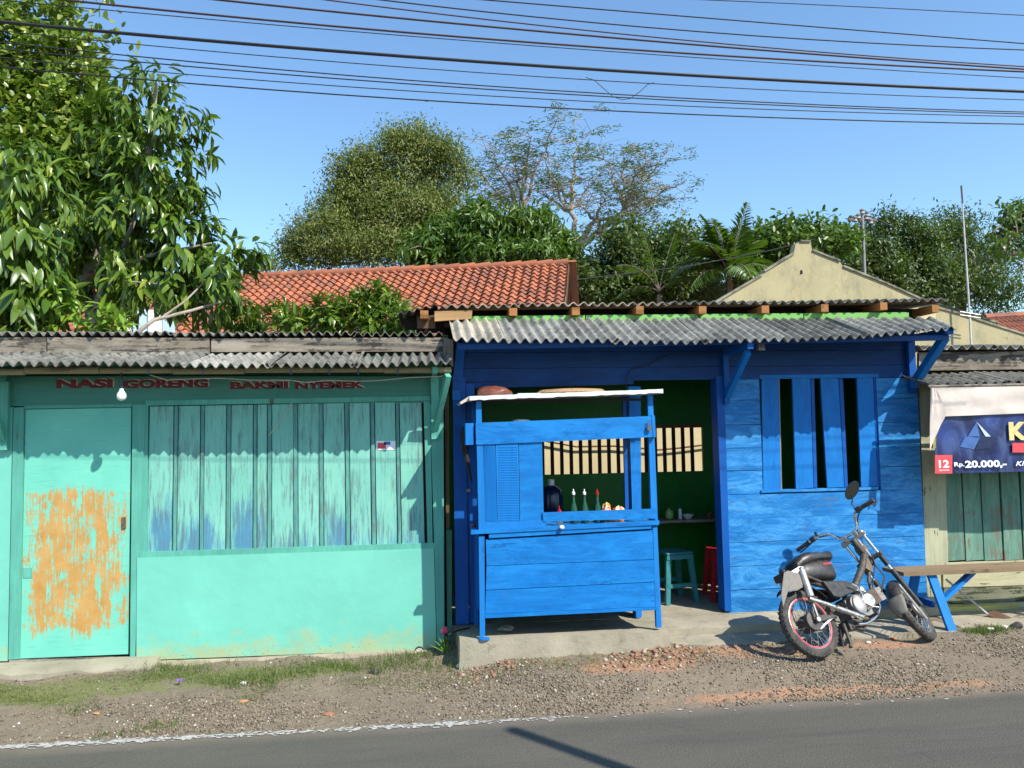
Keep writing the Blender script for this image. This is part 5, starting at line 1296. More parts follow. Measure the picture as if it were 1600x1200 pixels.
# ================================================================== FOLIAGE
LEAF_LONG = (np.array([(0, 0, 0), (.25, .5, .06), (.25, -.5, .06), (.25, 0, 0), (.6, .42, .02), (.6, -.42, .02), (.6, 0, -.05), (1, 0, -.2)]) , [(0, 3, 1), (0, 2, 3), (3, 6, 4), (3, 4, 1), (3, 2, 5), (3, 5, 6), (6, 7, 4), (6, 5, 7)])
LEAF_SMALL = (np.array([(0, 0, 0), (.45, .5, .08), (.45, -.5, .08), (1, 0, -.05)]), [(0, 2, 3), (0, 3, 1)])
LEAF_ROUND = (np.array([(0, 0, 0), (.35, .48, .07), (.35, -.48, .07), (.8, .38, .05), (.8, -.38, .05), (1, 0, 0), (.5, 0, -.02)]), [(0, 6, 1), (0, 2, 6), (1, 6, 3), (2, 4, 6), (3, 6, 5), (4, 5, 6)])
def unit(v): return v / np.maximum(np.linalg.norm(v, axis=-1, keepdims=True), 1e-9)
def leaves(pos, dirs, nrm, L, W, tpl):
    """arrays -> vertices and faces of all leaves"""
    T, F = tpl; F = np.array(F); n = len(pos)
    d = unit(dirs); s = unit(np.cross(nrm, d)); u = np.cross(d, s)
    L = np.broadcast_to(L, n)[:, None, None]; W = np.broadcast_to(W, n)[:, None, None]
    V = pos[:, None] + d[:, None] * T[None, :, 0:1] * L + s[:, None] * T[None, :, 1:2] * W + u[:, None] * T[None, :, 2:3] * L
    FF = (F[None] + (np.arange(n) * len(T))[:, None, None]).reshape(-1, 3)
    return V.reshape(-1, 3), FF, np.repeat(rng.random(n), len(F))
def whorls(centers, outs, k, L, W, droop=.5, spread=1.0, tpl=LEAF_LONG, spr=.04):
    n = len(centers); c = np.repeat(centers, k, 0); o = np.repeat(outs, k, 0)
    rd = unit(rng.normal(size=(n*k, 3))); d = unit(o * rng.uniform(.1, .9, (n*k, 1)) + rd * spread + np.array([0, 0, -droop]) * rng.uniform(.4, 1.4, (n*k, 1)))
    nr = unit(np.array([0, 0, 1.]) + o * 1.1 + rng.normal(size=(n*k, 3)) * .22)
    LL = L * rng.uniform(.65, 1.15, n*k); WW = W * rng.uniform(.8, 1.15, n*k)
    return c + rng.normal(size=(n*k, 3)) * spr, d, nr, LL, WW
def blob_pts(blobs, n, shell=.55, front=True):
    """points and outward directions in ellipsoidal lobes measured off the photo: (px, py, Y, rx_px, ry_px[, ry_depth])"""
    vol = np.array([b[3]*b[4] for b in blobs], float); vol /= vol.sum(); pts = []; outs = []
    for b, f in zip(blobs, vol):
        m = int(n * f) + 1; c = P(b[0], b[1], b[2]); dist = np.linalg.norm(c - CAM); kx = dist / FPX * b[3] / 1.05; kz = dist / FPX * b[4] / 1.05; kd = b[5] if len(b) > 5 else (kx + kz) / 2
        d = unit(rng.normal(size=(m, 3))); r = (shell + (1 - shell) * rng.random((m, 1)) ** .6) * (1 + .14 * np.sin(d[:, :1]*5 + b[0]) + .12 * np.sin(d[:, 2:3] * 7 + b[1]))
        pts.append(c + d * r * np.array([kx, kd, kz])); outs.append(d)
    return np.concatenate(pts), np.concatenate(outs)
def crown(root, parts, mat, name='crown'):
    V = []; F = []; T = []; b = 0
    for (v, f, t) in parts: V.append(v); F.append(f + b); T.append(t); b += len(v)
    return link_mesh(name, np_mesh(name, np.concatenate(V), np.concatenate(F), np.concatenate(T)), mat, root, kind='stuff')
def limbs(root, lines, mat, name='trunk'):
    b = MB()
    for pts, r0, r1 in lines:
        n = len(pts); b.tube(pts, [r0 + (r1 - r0) * i / (n - 1) for i in range(n)], 8)
    return b.build(name, mat, root, smooth=True)
def wig(a, c, n=6, w=.05):
    a = np.array(a, float); c = np.array(c, float); L = np.linalg.norm(c - a)
    return [a + (c - a) * i / n + (rng.normal(size=3) * w * L * (0 < i < n)) for i in range(n + 1)]

# ---- mango tree at the left, big drooping leaves
def mango_left():
    base = P(150, 900, 2.6); base[2] = 0
    root = thing('mango_tree', 'large leaved mango tree with drooping glossy leaves behind the green stall roof', 'tree', tuple(base))
    B1 = [(235, 170, 2.4, 62, 62), (250, 250, 2.3, 68, 80), (215, 330, 2.3, 80, 80), (285, 385, 2.5, 72, 62), (350, 420, 2.6, 52, 50), (255, 440, 2.2, 90, 50), (330, 470, 2.4, 62, 34), (175, 230, 2.6, 60, 70), (180, 400, 2.5, 70, 80), (130, 330, 2.9, 70, 120)]
    c, o = blob_pts(B1, 460, .5); a1 = whorls(c, o, 11, .20, .054, .85, .65)
    a = [np.concatenate(z) for z in zip(a1)]
    pos, d, nr, L, W = a
    dist = np.linalg.norm(pos - CAM, axis=1); order = np.argsort(dist); near = order[:300]; rest = order[300:]
    crown(root, [leaves(pos[rest], d[rest], nr[rest], L[rest], W[rest], LEAF_LONG)], M['leaf_mango'])
    single_leaves(root, pos[near], d[near], nr[near], L[near], W[near], M['leaf_mango'], .054/.2)
    tip = P(200, 530, 1.9)
    limbs(root, [([base, base + [0, 0, 1.4], P(170, 560, 2.4), P(130, 440, 2.5), P(190, 340, 2.5), P(235, 230, 2.5), P(245, 130, 2.4)], .13, .015),
                 ([P(150, 480, 2.4), P(175, 425, 2.3), P(230, 400, 2.2), P(330, 380, 2.3)], .05, .01), ([P(205, 527, 1.6), P(240, 500, 1.7), P(300, 485, 1.9), P(350, 470, 2.2)], .022, .012), ([P(255, 495, 1.75), P(290, 470, 1.8), P(320, 440, 2.0)], .014, .007),
                 ([P(160, 430, 2.3), P(200, 440, 2.0), P(265, 445, 1.9)], .014, .006), ([P(150, 500, 2.4), P(215, 330, 2.4), P(280, 300, 2.4)], .04, .008)], M['bark_pale'])
    # nearer mango at the left edge, its leaves hang over the awning
    base = np.array([P(-10, 500, 1.2)[0] - .3, 1.3, 0.])
    r2 = thing('mango_tree', 'mango tree at the left edge whose long leaves hang over the stall awning', 'tree', tuple(base))
    B2 = [(25, 280, .9, 70, 48), (60, 330, .8, 52, 62), (20, 400, .8, 75, 60), (55, 440, .7, 40, 50), (15, 490, .6, 60, 45), (40, 530, .45, 30, 20), (-40, 420, .9, 70, 120), (50, 250, 1.0, 45, 25)]
    c, o = blob_pts(B2, 210, .35); pos, d, nr, L, W = whorls(c, o, 10, .21, .05, 1.1, .65)
    dist = np.linalg.norm(pos - CAM, axis=1) + (pos[:, 0] < -3.6) * 5; order = np.argsort(dist); near = order[:300]; rest = order[300:]
    crown(r2, [leaves(pos[rest], d[rest], nr[rest], L[rest], W[rest], LEAF_LONG)], M['leaf_mango'])
    single_leaves(r2, pos[near], d[near], nr[near], L[near], W[near], M['leaf_mango'], .045/.19)
    limbs(r2, [([base, base + [0, 0, 1.2], P(-30, 500, 1.1), P(-10, 400, 1.0), P(30, 300, 1.0)], .10, .012), ([P(-30, 480, 1.1), P(20, 470, .8), P(50, 500, .6)], .03, .008), ([P(-25, 430, 1.0), P(40, 380, .85)], .03, .008)], M['bark'])
    # young yellow-green shoots
    base = P(120, 560, 1.0); base[2] = 0
    r3 = thing('young_mango_tree', 'young mango shoots with bright yellow green leaves above the left stall fascia', 'tree', tuple(base))
    B3 = [(95, 470, .75, 45, 22), (140, 500, .7, 48, 22), (165, 520, .7, 30, 10), (80, 500, .7, 35, 22)]
    c, o = blob_pts(B3, 44, .3); pos, d, nr, L, W = whorls(c, o + [0, 0, .6], 8, .16, .042, .3, .85)
    single_leaves(r3, pos[:300], d[:300], nr[:300], L[:300], W[:300], M['leaf_young'], .042/.16)
    if len(pos) > 300: crown(r3, [leaves(pos[300:], d[300:], nr[300:], L[300:], W[300:], LEAF_LONG)], M['leaf_young'])
    limbs(r3, [([base, P(115, 540, .95), P(100, 490, .8), P(90, 460, .8)], .02, .005), ([P(115, 540, .95), P(150, 505, .75)], .012, .005)], M['bark'])
_lm = {}
def single_leaves(root, pos, d, nr, L, W, mat, ratio):
    """leaves as parts of the tree: a few shared meshes, each leaf its own object"""
    key = mat.name
    if key not in _lm:
        _lm[key] = []
        for v in range(3):
            bend = (.25, .4, .1)[v]; T = []; prof = [(0, .02), (.12, .30), (.3, .48), (.5, .5), (.72, .38), (.9, .17), (1, .0)]
            for (u, w) in prof:
                z = -bend * u * u; T += [(u, w * ratio, z + .06 * w), (u, 0, z), (u, -w * ratio, z + .06 * w)]
            F = [(3*i+j, 3*i+j+1, 3*i+j+4, 3*i+j+3) for i in range(6) for j in range(2)]
            me = bpy.data.meshes.new('leaf'); me.from_pydata(T, [], F); me.materials.append(mat)
            me.polygons.foreach_set('use_smooth', np.ones(len(me.polygons), bool)); _lm[key].append(me)
    w0 = wloc(root)
    for i in range(len(pos)):
        o = bpy.data.objects.new('leaf', _lm[key][i % 3]); col.objects.link(o); o.parent = root
        x = Vector(d[i]).normalized(); y = Vector(nr[i]).cross(x).normalized(); z = x.cross(y)
        o.matrix_basis = Matrix.Translation(Vector(pos[i]) - w0) @ Matrix((x, y, z)).transposed().to_4x4() @ Matrix.Scale(float(L[i]), 4)
mango_left()
def round_tree():
    base = P(60, 900, 3.6); base[2] = 0
    root = thing('jackfruit_tree', 'tall tree with small rounded yellow green leaves rising in the upper left corner', 'tree', tuple(base))
    B = [(40, 120, 3.4, 70, 90), (100, 125, 3.3, 48, 70), (118, 60, 3.5, 32, 52), (50, 45, 3.6, 62, 55), (30, 210, 3.2, 75, 80), (120, 200, 3.1, 75, 80), (150, 290, 2.9, 75, 90), (90, 300, 3.0, 80, 90), (158, 190, 3.3, 30, 45), (100, 400, 3.0, 90, 70), (-60, 150, 3.4, 90, 150)]
    c, o = blob_pts(B, 2300, .55); a = whorls(c, o + [0, 0, .3], 7, .115, .062, .0, .9, spr=.05)
    # a few bare shoots poking out of the top
    sh = [P(x, y, 3.4) for x, y in [(155, 20), (170, 45), (205, 85), (170, 5), (135, 70), (20, 10), (165, 100), (160, 105), (158, 112), (110, 60), (90, 25), (45, 5), (178, 62)]]
    c2 = np.array(sh); a2 = whorls(c2, np.tile([0, 0, 1.], (len(sh), 1)), 7, .12, .065, -.2, .6, spr=.05)
    crown(root, [leaves(*a, LEAF_ROUND), leaves(*a2, LEAF_ROUND)], M['leaf_round'])
    limbs(root, [([base, base + [0, 0, 2.5], P(70, 300, 3.5), P(90, 150, 3.5), P(110, 30, 3.5)], .14, .02), ([P(75, 330, 3.5), P(130, 220, 3.3), P(125, 120, 3.4), P(118, 50, 3.4)], .04, .006), ([P(75, 330, 3.5), P(20, 200, 3.4), P(20, 20, 3.5)], .05, .008)], M['bark'])
round_tree()
# ---- young mango shrubs in front of the tiled roof
def shrubs():
    for k, (B, lab) in enumerate([([(460, 505, 2.2, 34, 18), (500, 492, 2.2, 30, 24), (520, 475, 2.2, 18, 18), (530, 505, 2.2, 40, 20), (440, 490, 2.3, 16, 16)], 'low mango shrub with a narrow top in front of the clay tile roof'),
                                  ([(600, 500, 2.0, 42, 24), (600, 468, 2.1, 30, 20), (565, 490, 2.1, 30, 22), (640, 500, 1.8, 22, 18), (575, 470, 2.2, 22, 16)], 'broader mango shrub growing up beside the blue shop roof end'),
                                  ([(390, 515, 2.6, 28, 10), (375, 500, 2.8, 20, 22)], 'small leafy shoot low at the left end of the tiled roof')]):
        c0 = P(B[0][0], 900, B[0][2]); c0[2] = 0
        root = thing('mango_shrub', lab, 'shrub', tuple(c0), 'mango shrubs above the stall roof')
        c, o = blob_pts(B, (110, 150, 50)[k], .3); a = whorls(c, o + [0, 0, .5], 8, .15, .036, .35, .8, spr=.025)
        pos, d, nr, L, W = a; dist = np.linalg.norm(pos - CAM, axis=1); order = np.argsort(dist); m = 200 if k < 2 else 60
        near, rest = order[:m], order[m:]
        crown(root, [leaves(pos[rest], d[rest], nr[rest], L[rest], W[rest], LEAF_LONG)], M['leaf_mango'])
        single_leaves(root, pos[near], d[near], nr[near], L[near], W[near], M['leaf_mango'], .045/.19)
        limbs(root, [([c0] + [P(B[0][0], 560, B[0][2])] + [P(b[0], b[1], b[2])], .03, .006) for b in B], M['bark'])
shrubs()
# ---- trees farther off
def far_tree(name, label, blobs, n, k, L, W, mat, trunkpts, droop=.4, shell=.5, tpl=LEAF_SMALL, spr=.15, bark='bark', r0=.25, spread=.9, group=None, limbw=.06, ragged=4, clump=0):
    Y = blobs[0][2]; b = P(trunkpts[0][0], 600, Y); b[2] = -.05
    root = thing(name, label, 'tree', tuple(b), group)
    rag = []
    for q in blobs:
        for _ in range(ragged):
            an = rng.uniform(0, 6.28); f = rng.uniform(.75, 1.15); g = rng.uniform(.22, .42)
            rag.append((q[0] + math.cos(an) * q[3] * f, q[1] - abs(math.sin(an)) * q[4] * f, q[2] + rng.uniform(-1, .5), q[3] * g, q[4] * g))
    c, o = blob_pts([(q[0], q[1], q[2], q[3] * .9, q[4] * .88) for q in blobs] + rag, n, shell)
    if clump: keep = (np.sin(c[:, 0] * clump + 3) * np.sin(c[:, 2] * clump * 1.3 + 1) * np.sin(c[:, 1] * clump + 2) + .38 * rng.random(len(c))) > -.12; c, o = c[keep], o[keep]
    a = whorls(c, o, k, L, W, droop, spread, spr=spr)
    crown(root, [leaves(*a, tpl)], M[mat])
    tp = [P(x, y, Y) for x, y in trunkpts]; ln = [([b] + tp, r0, r0 * .3)]
    for q in blobs: ln.append((wig(tp[min(1, len(tp) - 1)], P(q[0], q[1], q[2]), 5, .05), r0 * .35, .02))
    for i in rng.choice(len(c), min(40, len(c)), False):
        q = blobs[int(rng.integers(len(blobs)))]; ln.append((wig(P(q[0], q[1], q[2]), c[i], 3, .06), .03, .01)) if np.linalg.norm(P(q[0], q[1], q[2]) - c[i]) < 2.5 else None
    limbs(root, ln, M[bark]); return root
far_tree('tamarind_tree', 'big feathery olive tree standing behind the tiled roof, left of the sparse one',
         [(635, 265, 22, 60, 50), (690, 280, 22, 38, 48), (585, 300, 22, 45, 50), (560, 355, 22, 48, 45), (520, 380, 21, 48, 35), (620, 345, 21, 60, 50), (680, 350, 21, 45, 45), (490, 400, 21, 38, 20), (600, 395, 20.5, 70, 25), (650, 230, 22, 38, 24), (545, 270, 22, 26, 20), (530, 310, 22, 26, 20), (560, 250, 22, 16, 12), (505, 345, 21.5, 26, 18), (470, 385, 21, 24, 14), (455, 408, 21, 20, 10), (700, 240, 22, 20, 14)],
         5200, 12, .17, .05, 'leaf_tamarind', [(645, 470), (640, 400), (640, 330)], .55, .4, spr=.24, ragged=7)
far_tree('mango_tree', 'dense round green mango tree behind the right part of the tile ridge',
         [(690, 385, 17, 50, 32), (740, 372, 17, 50, 38), (790, 368, 17, 52, 34), (850, 375, 17, 45, 34), (875, 395, 17, 26, 26), (770, 400, 16.5, 80, 24), (660, 400, 17, 25, 16), (895, 440, 17, 22, 40), (905, 465, 17, 20, 20)],
         1500, 9, .34, .075, 'leaf_mid', [(800, 470), (800, 420)], .7, .5, spr=.14, tpl=LEAF_LONG)
def sparse_tree():
    Y = 24; b = P(880, 600, Y); b[2] = -.05
    root = thing('sparse_tree', 'thin leaved spreading tree with pale bare branches behind the mango crown', 'tree', tuple(b))
    ends = [(735, 262), (765, 225), (800, 235), (830, 215), (870, 190), (898, 186), (850, 245), (900, 250), (940, 235), (975, 240), (1010, 245), (1040, 240), (1055, 292), (1030, 315), (1000, 330), (985, 275), (925, 290), (870, 280), (790, 280), (760, 300), (735, 320), (960, 340), (1020, 350), (840, 300), (905, 320), (950, 370), (750, 340), (820, 260), (1000, 300), (945, 310)]
    hubs = [(905, 385), (860, 345), (930, 345), (815, 330), (975, 325), (890, 330)]
    T = [P(880, 470, Y), P(895, 420, Y), P(905, 385, Y)]
    ln = [([b] + T, .32, .2)]
    H = [P(x, y, Y + rng.uniform(-1, 1)) for x, y in hubs]
    for h in H: ln.append((wig(T[-1], h, 5, .05), .15, .08))
    pts = []; outs = []
    for (x, y) in ends:
        e = P(x, y, Y + rng.uniform(-2, 2)); h = H[int(np.argmin([np.linalg.norm(e - q) + (q[2] > e[2]) * 2 for q in H]))]
        w = wig(h, e, 7, .03); ln.append((w, .075, .014))
        for j in range(3, 8):
            for _ in range(4):
                q = w[j] + rng.normal(size=3) * .62 * np.array([1, 1, .3]) + [0, 0, .1]; ln.append((wig(w[j], q, 3, .12), .018, .006))
                for s in range(2): 
                    q2 = q + rng.normal(size=3) * .3 * np.array([1, 1, .35]) + [0, 0, .06]; ln.append(([q, q2], .008, .004))
                    if j > 4 and rng.random() < .62: pts.append(q2); outs.append([0, 0, .5])
    limbs(root, ln, M['bark_pale'])
    a = whorls(np.array(pts), np.array(outs, float), 15, .24, .05, .1, 1., spr=.16)
    a[1][:, 2] *= .15; a[0][:, 2] = np.repeat(np.array(pts)[:, 2], 15) + (a[0][:, 2] - np.repeat(np.array(pts)[:, 2], 15)) * .3
    crown(root, [leaves(*a, LEAF_SMALL)], M['leaf_grey'])
sparse_tree()
far_tree('broadleaf_tree', 'dark broad leaved tree between the tiled house and the palm',
         [(960, 420, 16, 42, 48), (1000, 405, 16.5, 40, 40), (940, 450, 15.5, 40, 36), (1040, 400, 17, 40, 40), (1075, 420, 16, 40, 48), (985, 380, 17, 26, 24), (1010, 450, 15.5, 55, 28), (1065, 375, 17.5, 26, 22), (1110, 450, 16, 40, 30), (1060, 450, 15.5, 50, 30)],
         2300, 8, .20, .085, 'leaf_dark', [(1000, 480), (1000, 440)], .35, .35, spr=.2, clump=2.3)
far_tree('broadleaf_tree', 'bright leaved tree peeping over the left slope of the yellow gable',
         [(1225, 370, 14, 26, 20), (1265, 365, 14, 30, 16), (1300, 385, 14, 28, 22), (1240, 390, 14, 36, 22), (1320, 380, 15, 18, 22), (1180, 400, 14, 35, 32), (1165, 430, 14, 38, 28), (1210, 410, 14, 30, 20)],
         800, 8, .2, .10, 'leaf_mid', [(1240, 470), (1245, 410)], .2, .35, spr=.16, tpl=LEAF_ROUND)
far_tree('broadleaf_tree', 'tall dark tree directly right of the utility pole',
         [(1365, 385, 17, 32, 28), (1400, 370, 17, 32, 28), (1420, 400, 17, 40, 40), (1370, 420, 16.5, 36, 36), (1345, 400, 17, 20, 22), (1450, 440, 16.5, 44, 36), (1415, 445, 16, 50, 30), (1345, 440, 17, 26, 20)],
         2300, 9, .17, .07, 'leaf_dark', [(1400, 480), (1405, 440)], .4, .35, spr=.2, ragged=5, clump=2.0)
far_tree('broadleaf_tree', 'airy dark tree with open branches behind the thin antenna mast',
         [(1470, 360, 18, 32, 24), (1510, 360, 18, 36, 22), (1490, 400, 18, 40, 34), (1540, 385, 18, 36, 24), (1530, 420, 17.5, 40, 28), (1560, 450, 17, 45, 20), (1500, 450, 17, 50, 26), (1580, 400, 18, 30, 18), (1545, 475, 17, 40, 14)],
         1500, 9, .17, .055, 'leaf_dark', [(1500, 490), (1505, 440), (1500, 400)], .4, .3, spr=.24, ragged=5, clump=1.9)
far_tree('small_bare_tree', 'small far off tree with fine grey twigs left of the tile ridge',
         [(400, 412, 26, 22, 10), (425, 420, 26, 14, 8), (380, 420, 26, 16, 10)], 110, 8, .2, .05, 'leaf_grey', [(400, 450), (400, 425)], .0, .2, spr=.2, bark='bark_pale', r0=.1)
far_tree('papaya_tree', 'broad lobed green leaves of a papaya tree reaching in at the right edge',
         [(1575, 335, 6.5, 24, 14), (1560, 370, 6.5, 14, 18), (1590, 365, 6.5, 22, 24), (1565, 395, 6.5, 14, 14), (1610, 330, 6.5, 20, 20), (1590, 345, 6.5, 25, 10), (1640, 380, 6.5, 40, 40)], 90, 9, .16, .06, 'leaf_mid', [(1640, 470), (1630, 400)], .5, .2, spr=.05, tpl=LEAF_LONG, r0=.06)
# ---- palms
def frond(mbV, base, dirv, length, droop, mat, n=26, leafL=.5, w=.035, hang=.3):
    base = np.array(base, float); dirv = np.array(dirv, float); dirv /= np.linalg.norm(dirv)
    spine = []; p = base.copy(); d = dirv.copy(); st = length / 14
    for i in range(15): spine.append(p.copy()); p = p + d * st; d = unit(d + np.array([0, 0, -droop / 14]))
    side = unit(np.cross(dirv, [0, 0, 1.])); pos = []; dd = []; nn = []; LL = []
    for i in range(n):
        u = .12 + .88 * i / n; k = u * 14; j = min(int(k), 13); q = spine[j] * (1 - (k - j)) + spine[j + 1] * (k - j); t = unit(spine[j + 1] - spine[j])
        for s in (-1, 1):
            pos.append(q); dd.append(unit(t * .75 + side * s * 1. + np.array([0, 0, -hang]) + rng.normal(size=3) * .08)); nn.append(unit(np.array([0, 0, 1.]) + side * s * -.3)); LL.append(leafL * (math.sin(math.pi * min(1, u * .9 + .12)) * .75 + .25))
    mbV.append((np.array(pos), np.array(dd), np.array(nn), np.array(LL), np.full(len(pos), w)))
    return spine
def palm(name, label, cpx, Y, fr, leafL, w, n=26):
    c = P(*cpx, Y); b = c.copy(); b[2] = -.05; root = thing(name, label, 'palm', tuple(b)); acc = []; sp = []
    for (dx, dy, dz, L, dr, hang) in fr: sp.append((frond(acc, c, (dx, dy, dz), L, dr, None, n, leafL, w, hang), .03, .006))
    crown(root, [leaves(*a, LEAF_SMALL) for a in acc], M['leaf_palm'])
    limbs(root, [([b, c - [0, 0, .1]], .09, .07)] + sp, M['bark'])
fr = [(-1, 0, .9, 1.9, 1.8, .5), (1, .2, .9, 1.8, 1.9, .5), (-.25, .1, 1, 1.9, .8, .3), (.15, -.2, 1, 2.0, .5, .3), (.5, .2, 1, 1.8, 1.2, .4), (-.6, -.4, 1, 1.9, 1.4, .5), (1, -.5, .4, 1.5, 1.6, .6), (-1, -.4, .5, 1.6, 1.7, .6), (0, -1, .6, 1.6, 1.8, .6), (.7, -.7, .7, 1.6, 1.8, .6), (-.1, .2, 1, 1.7, .3, .2), (.9, .1, .6, 1.6, 2, .7)]
fr = [(a, b, c, L * .92, d, h) for a, b, c, L, d, h in fr] + [(-.8, .3, 1, 1.6, 1.6, .5), (.8, .3, 1, 1.6, 1.5, .5), (-.35, -.3, 1.2, 1.6, 1.0, .4), (.3, .3, 1.2, 1.7, .8, .4)]
palm('areca_palm', 'green palm with upright feathery fronds left of the yellow gable', (1140, 430), 12.5, fr, .6, .06, 34)
palm('coconut_palm', 'low pale coconut fronds arching among the dark trees left of the palm', (1030, 455), 13.5, [(-.2, 0, 1, 1.8, .5, .3), (.25, .1, 1, 1.7, .6, .3), (-.7, -.3, 1, 1.6, 1.4, .3), (.8, -.2, .8, 1.4, 1.4, .4), (-1, 0, .5, 1.3, 1.4, .4)], .5, .04, 26)
# hedge of undergrowth far behind that closes the gaps low down
far_tree('banana_clump', 'dense undergrowth clump filling the space below the trees behind the gable', [(1180, 466, 22, 90, 16), (1030, 466, 22, 90, 16), (1400, 470, 22, 80, 14), (940, 468, 22, 40, 14)], 900, 8, .35, .13, 'leaf_dark', [(1100, 490), (1100, 470)], .3, .1, spr=.3)

# ================================================================== POLES AND WIRES
UP = thing('utility_pole', 'slim concrete utility pole with insulators behind the yellow gable', 'utility pole', tuple(P(1349, 430, 14) * [1, 1, 0]))
a, c = P(1350, 440, 14), P(1347, 332, 14)
MB().tube([a * [1, 1, 0], c], [.07, .04], 12).build('pole', M['insulator'], UP, smooth=True)
for dx, dz in ((-.12, -.12), (.12, -.14), (.0, .02), (-.22, -.2), (.24, -.26), (.15, -.05)):
    MB().lathe([(.03, -.08), (.08, -.06), (.05, 0), (.07, .05), (.03, .09)], (c[0] + dx, c[1], c[2] + dz), 10).build('insulator', M['insulator'], UP, smooth=True)
MB().box(c[0] - .42, c[0] + .42, c[1] - .03, c[1] + .03, c[2] - .24, c[2] - .17).build('cross_arm', M['rust_steel'], UP)
b = MB(); b.tube([c + [-.25, 0, -.1], c + [-.38, 0, -.3], c + [-.5, 0, -.42], P(1315, 372, 14)], .02, 5); b.tube([c + [.2, 0, -.1], c + [.45, 0, -.2], P(1395, 355, 14)], .02, 5); b.tube([c + [.1, 0, -.2], c + [.3, 0, -.5], P(1368, 372, 14)], .02, 5); b.tube([c + [-.1, 0, -.05], c + [-.28, 0, -.12], P(1320, 360, 14)], .01, 5)
b.tube([P(1345, 350, 14), P(1280, 372, 13), P(1200, 392, 12), P(1080, 415, 11), P(900, 437, 10)], .012, 5)
b.build('drop_wires', M['cable'], UP)
AN = thing('antenna_mast', 'very thin grey antenna mast rising behind the right stall roofs', 'mast', tuple(P(1515, 492, 5.0) * [1, 1, 0]))
MB().tube([P(1515, 492, 5.0) * [1, 1, 0], P(1515, 492, 5.0), P(1502, 292, 5.0)], [.018, .016, .010], 8).build('mast', M['pole_white'], AN)
MB().tube([P(1504, 318, 5.0), P(1502, 290, 5.0)], .014, 6).build('tip', M['rust_steel'], AN)
b = MB(); 
for dy in (0, 5): b.tube([P(1500, 487 + dy, 4.98), P(1532, 492 + dy, 4.98)], .008, 6)
b.build('base_clamp', M['aluminium'], AN)
# overhead cables: three measured points each, hanging in the line of the roadside poles
CB = [(1060, -2, 1330, 10, 1600, 24, .005, 'thin upper'), (640, -10, 1200, 36, 1600, 68, .006, ''), (500, -12, 1100, 50, 1600, 78, .006, ''), (420, -12, 1000, 56, 1600, 104, .006, ''), (250, -10, 800, 45, 1600, 108, .009, ''), (-10, -12, 800, 64, 1600, 112, .009, ''), (0, 0, 800, 69, 1600, 122, .004, ''), (0, 34, 800, 100, 1600, 143, .014, ''), (0, 48, 800, 117, 1600, 156, .004, ''), (0, 66, 800, 137, 1600, 175, .005, ''), (0, 76, 800, 142, 1600, 178, .005, ''), (0, 90, 800, 152, 1600, 182, .004, ''), (0, 104, 800, 165, 1600, 194, .0055, '')]
names = ['topmost thin overhead cable, only crossing the upper right of the sky', 'second overhead cable from the top at the right edge', 'third overhead cable from the top at the right edge, nearly parallel to the second', 'reddish overhead cable that meets two others at the right edge, the uppermost of the three',
         'middle cable of the three that converge at the right edge', 'lowest of the three converging cables, entering at the top left corner', 'faint thin wire just below the three converging cables', 'thickest black overhead cable crossing the whole sky',
         'thin wire just under the thick cable, with a dangling loose loop', 'upper one of the close pair of thin wires below the thick cable', 'lower one of the close pair of thin wires below the thick cable', 'thin wire second from the bottom of the cables', 'lowest overhead wire crossing the whole sky']
simple('cable_red', (.05, .022, .018), .6)
for i, (x0, y0, x1, y1, x2, y2, r_, _) in enumerate(CB):
    xs = np.linspace(x0 - 350, 1950, 22)
    A = np.array([[x*x, x, 1] for x in (x0, x1, x2)], float); co = np.linalg.solve(A, np.array([y0, y1, y2], float))
    Yw = -1.0 - .05 * i + .8 * (i < 1)
    pts = [P(x, co[0]*x*x + co[1]*x + co[2], Yw) for x in xs]
    tag(MB().tube(pts, r_ * .72, 6).build('overhead_cable', M['cable_red' if i in (3, 4, 5) else 'cable'], smooth=True), names[i], 'cable', 'overhead cables along the road')
tag(MB().tube([P(x, y, -1.4) for x, y in [(915, 121), (928, 125), (945, 140), (958, 151), (972, 156), (985, 154), (1000, 143), (1012, 132), (1022, 129)]], .0022, 5).build('loose_wire', M['cable']), 'loose loop of thin wire dangling from the cables in mid sky', 'wire')
# roadside post across the road: its shadow falls over the asphalt
tip = G(800, 1140, -.046); h = 4.2
RP = thing('roadside_post', 'leaning timber post on the near side of the road whose shadow crosses the asphalt', 'post', (tip[0] + h/1.35*.85, tip[1] - h/1.35, -.05))
MB().tube([(0, 0, 0), (0, 0, h)], [.07, .045], 10).build('post', M['grey_wood_v'], RP, True)

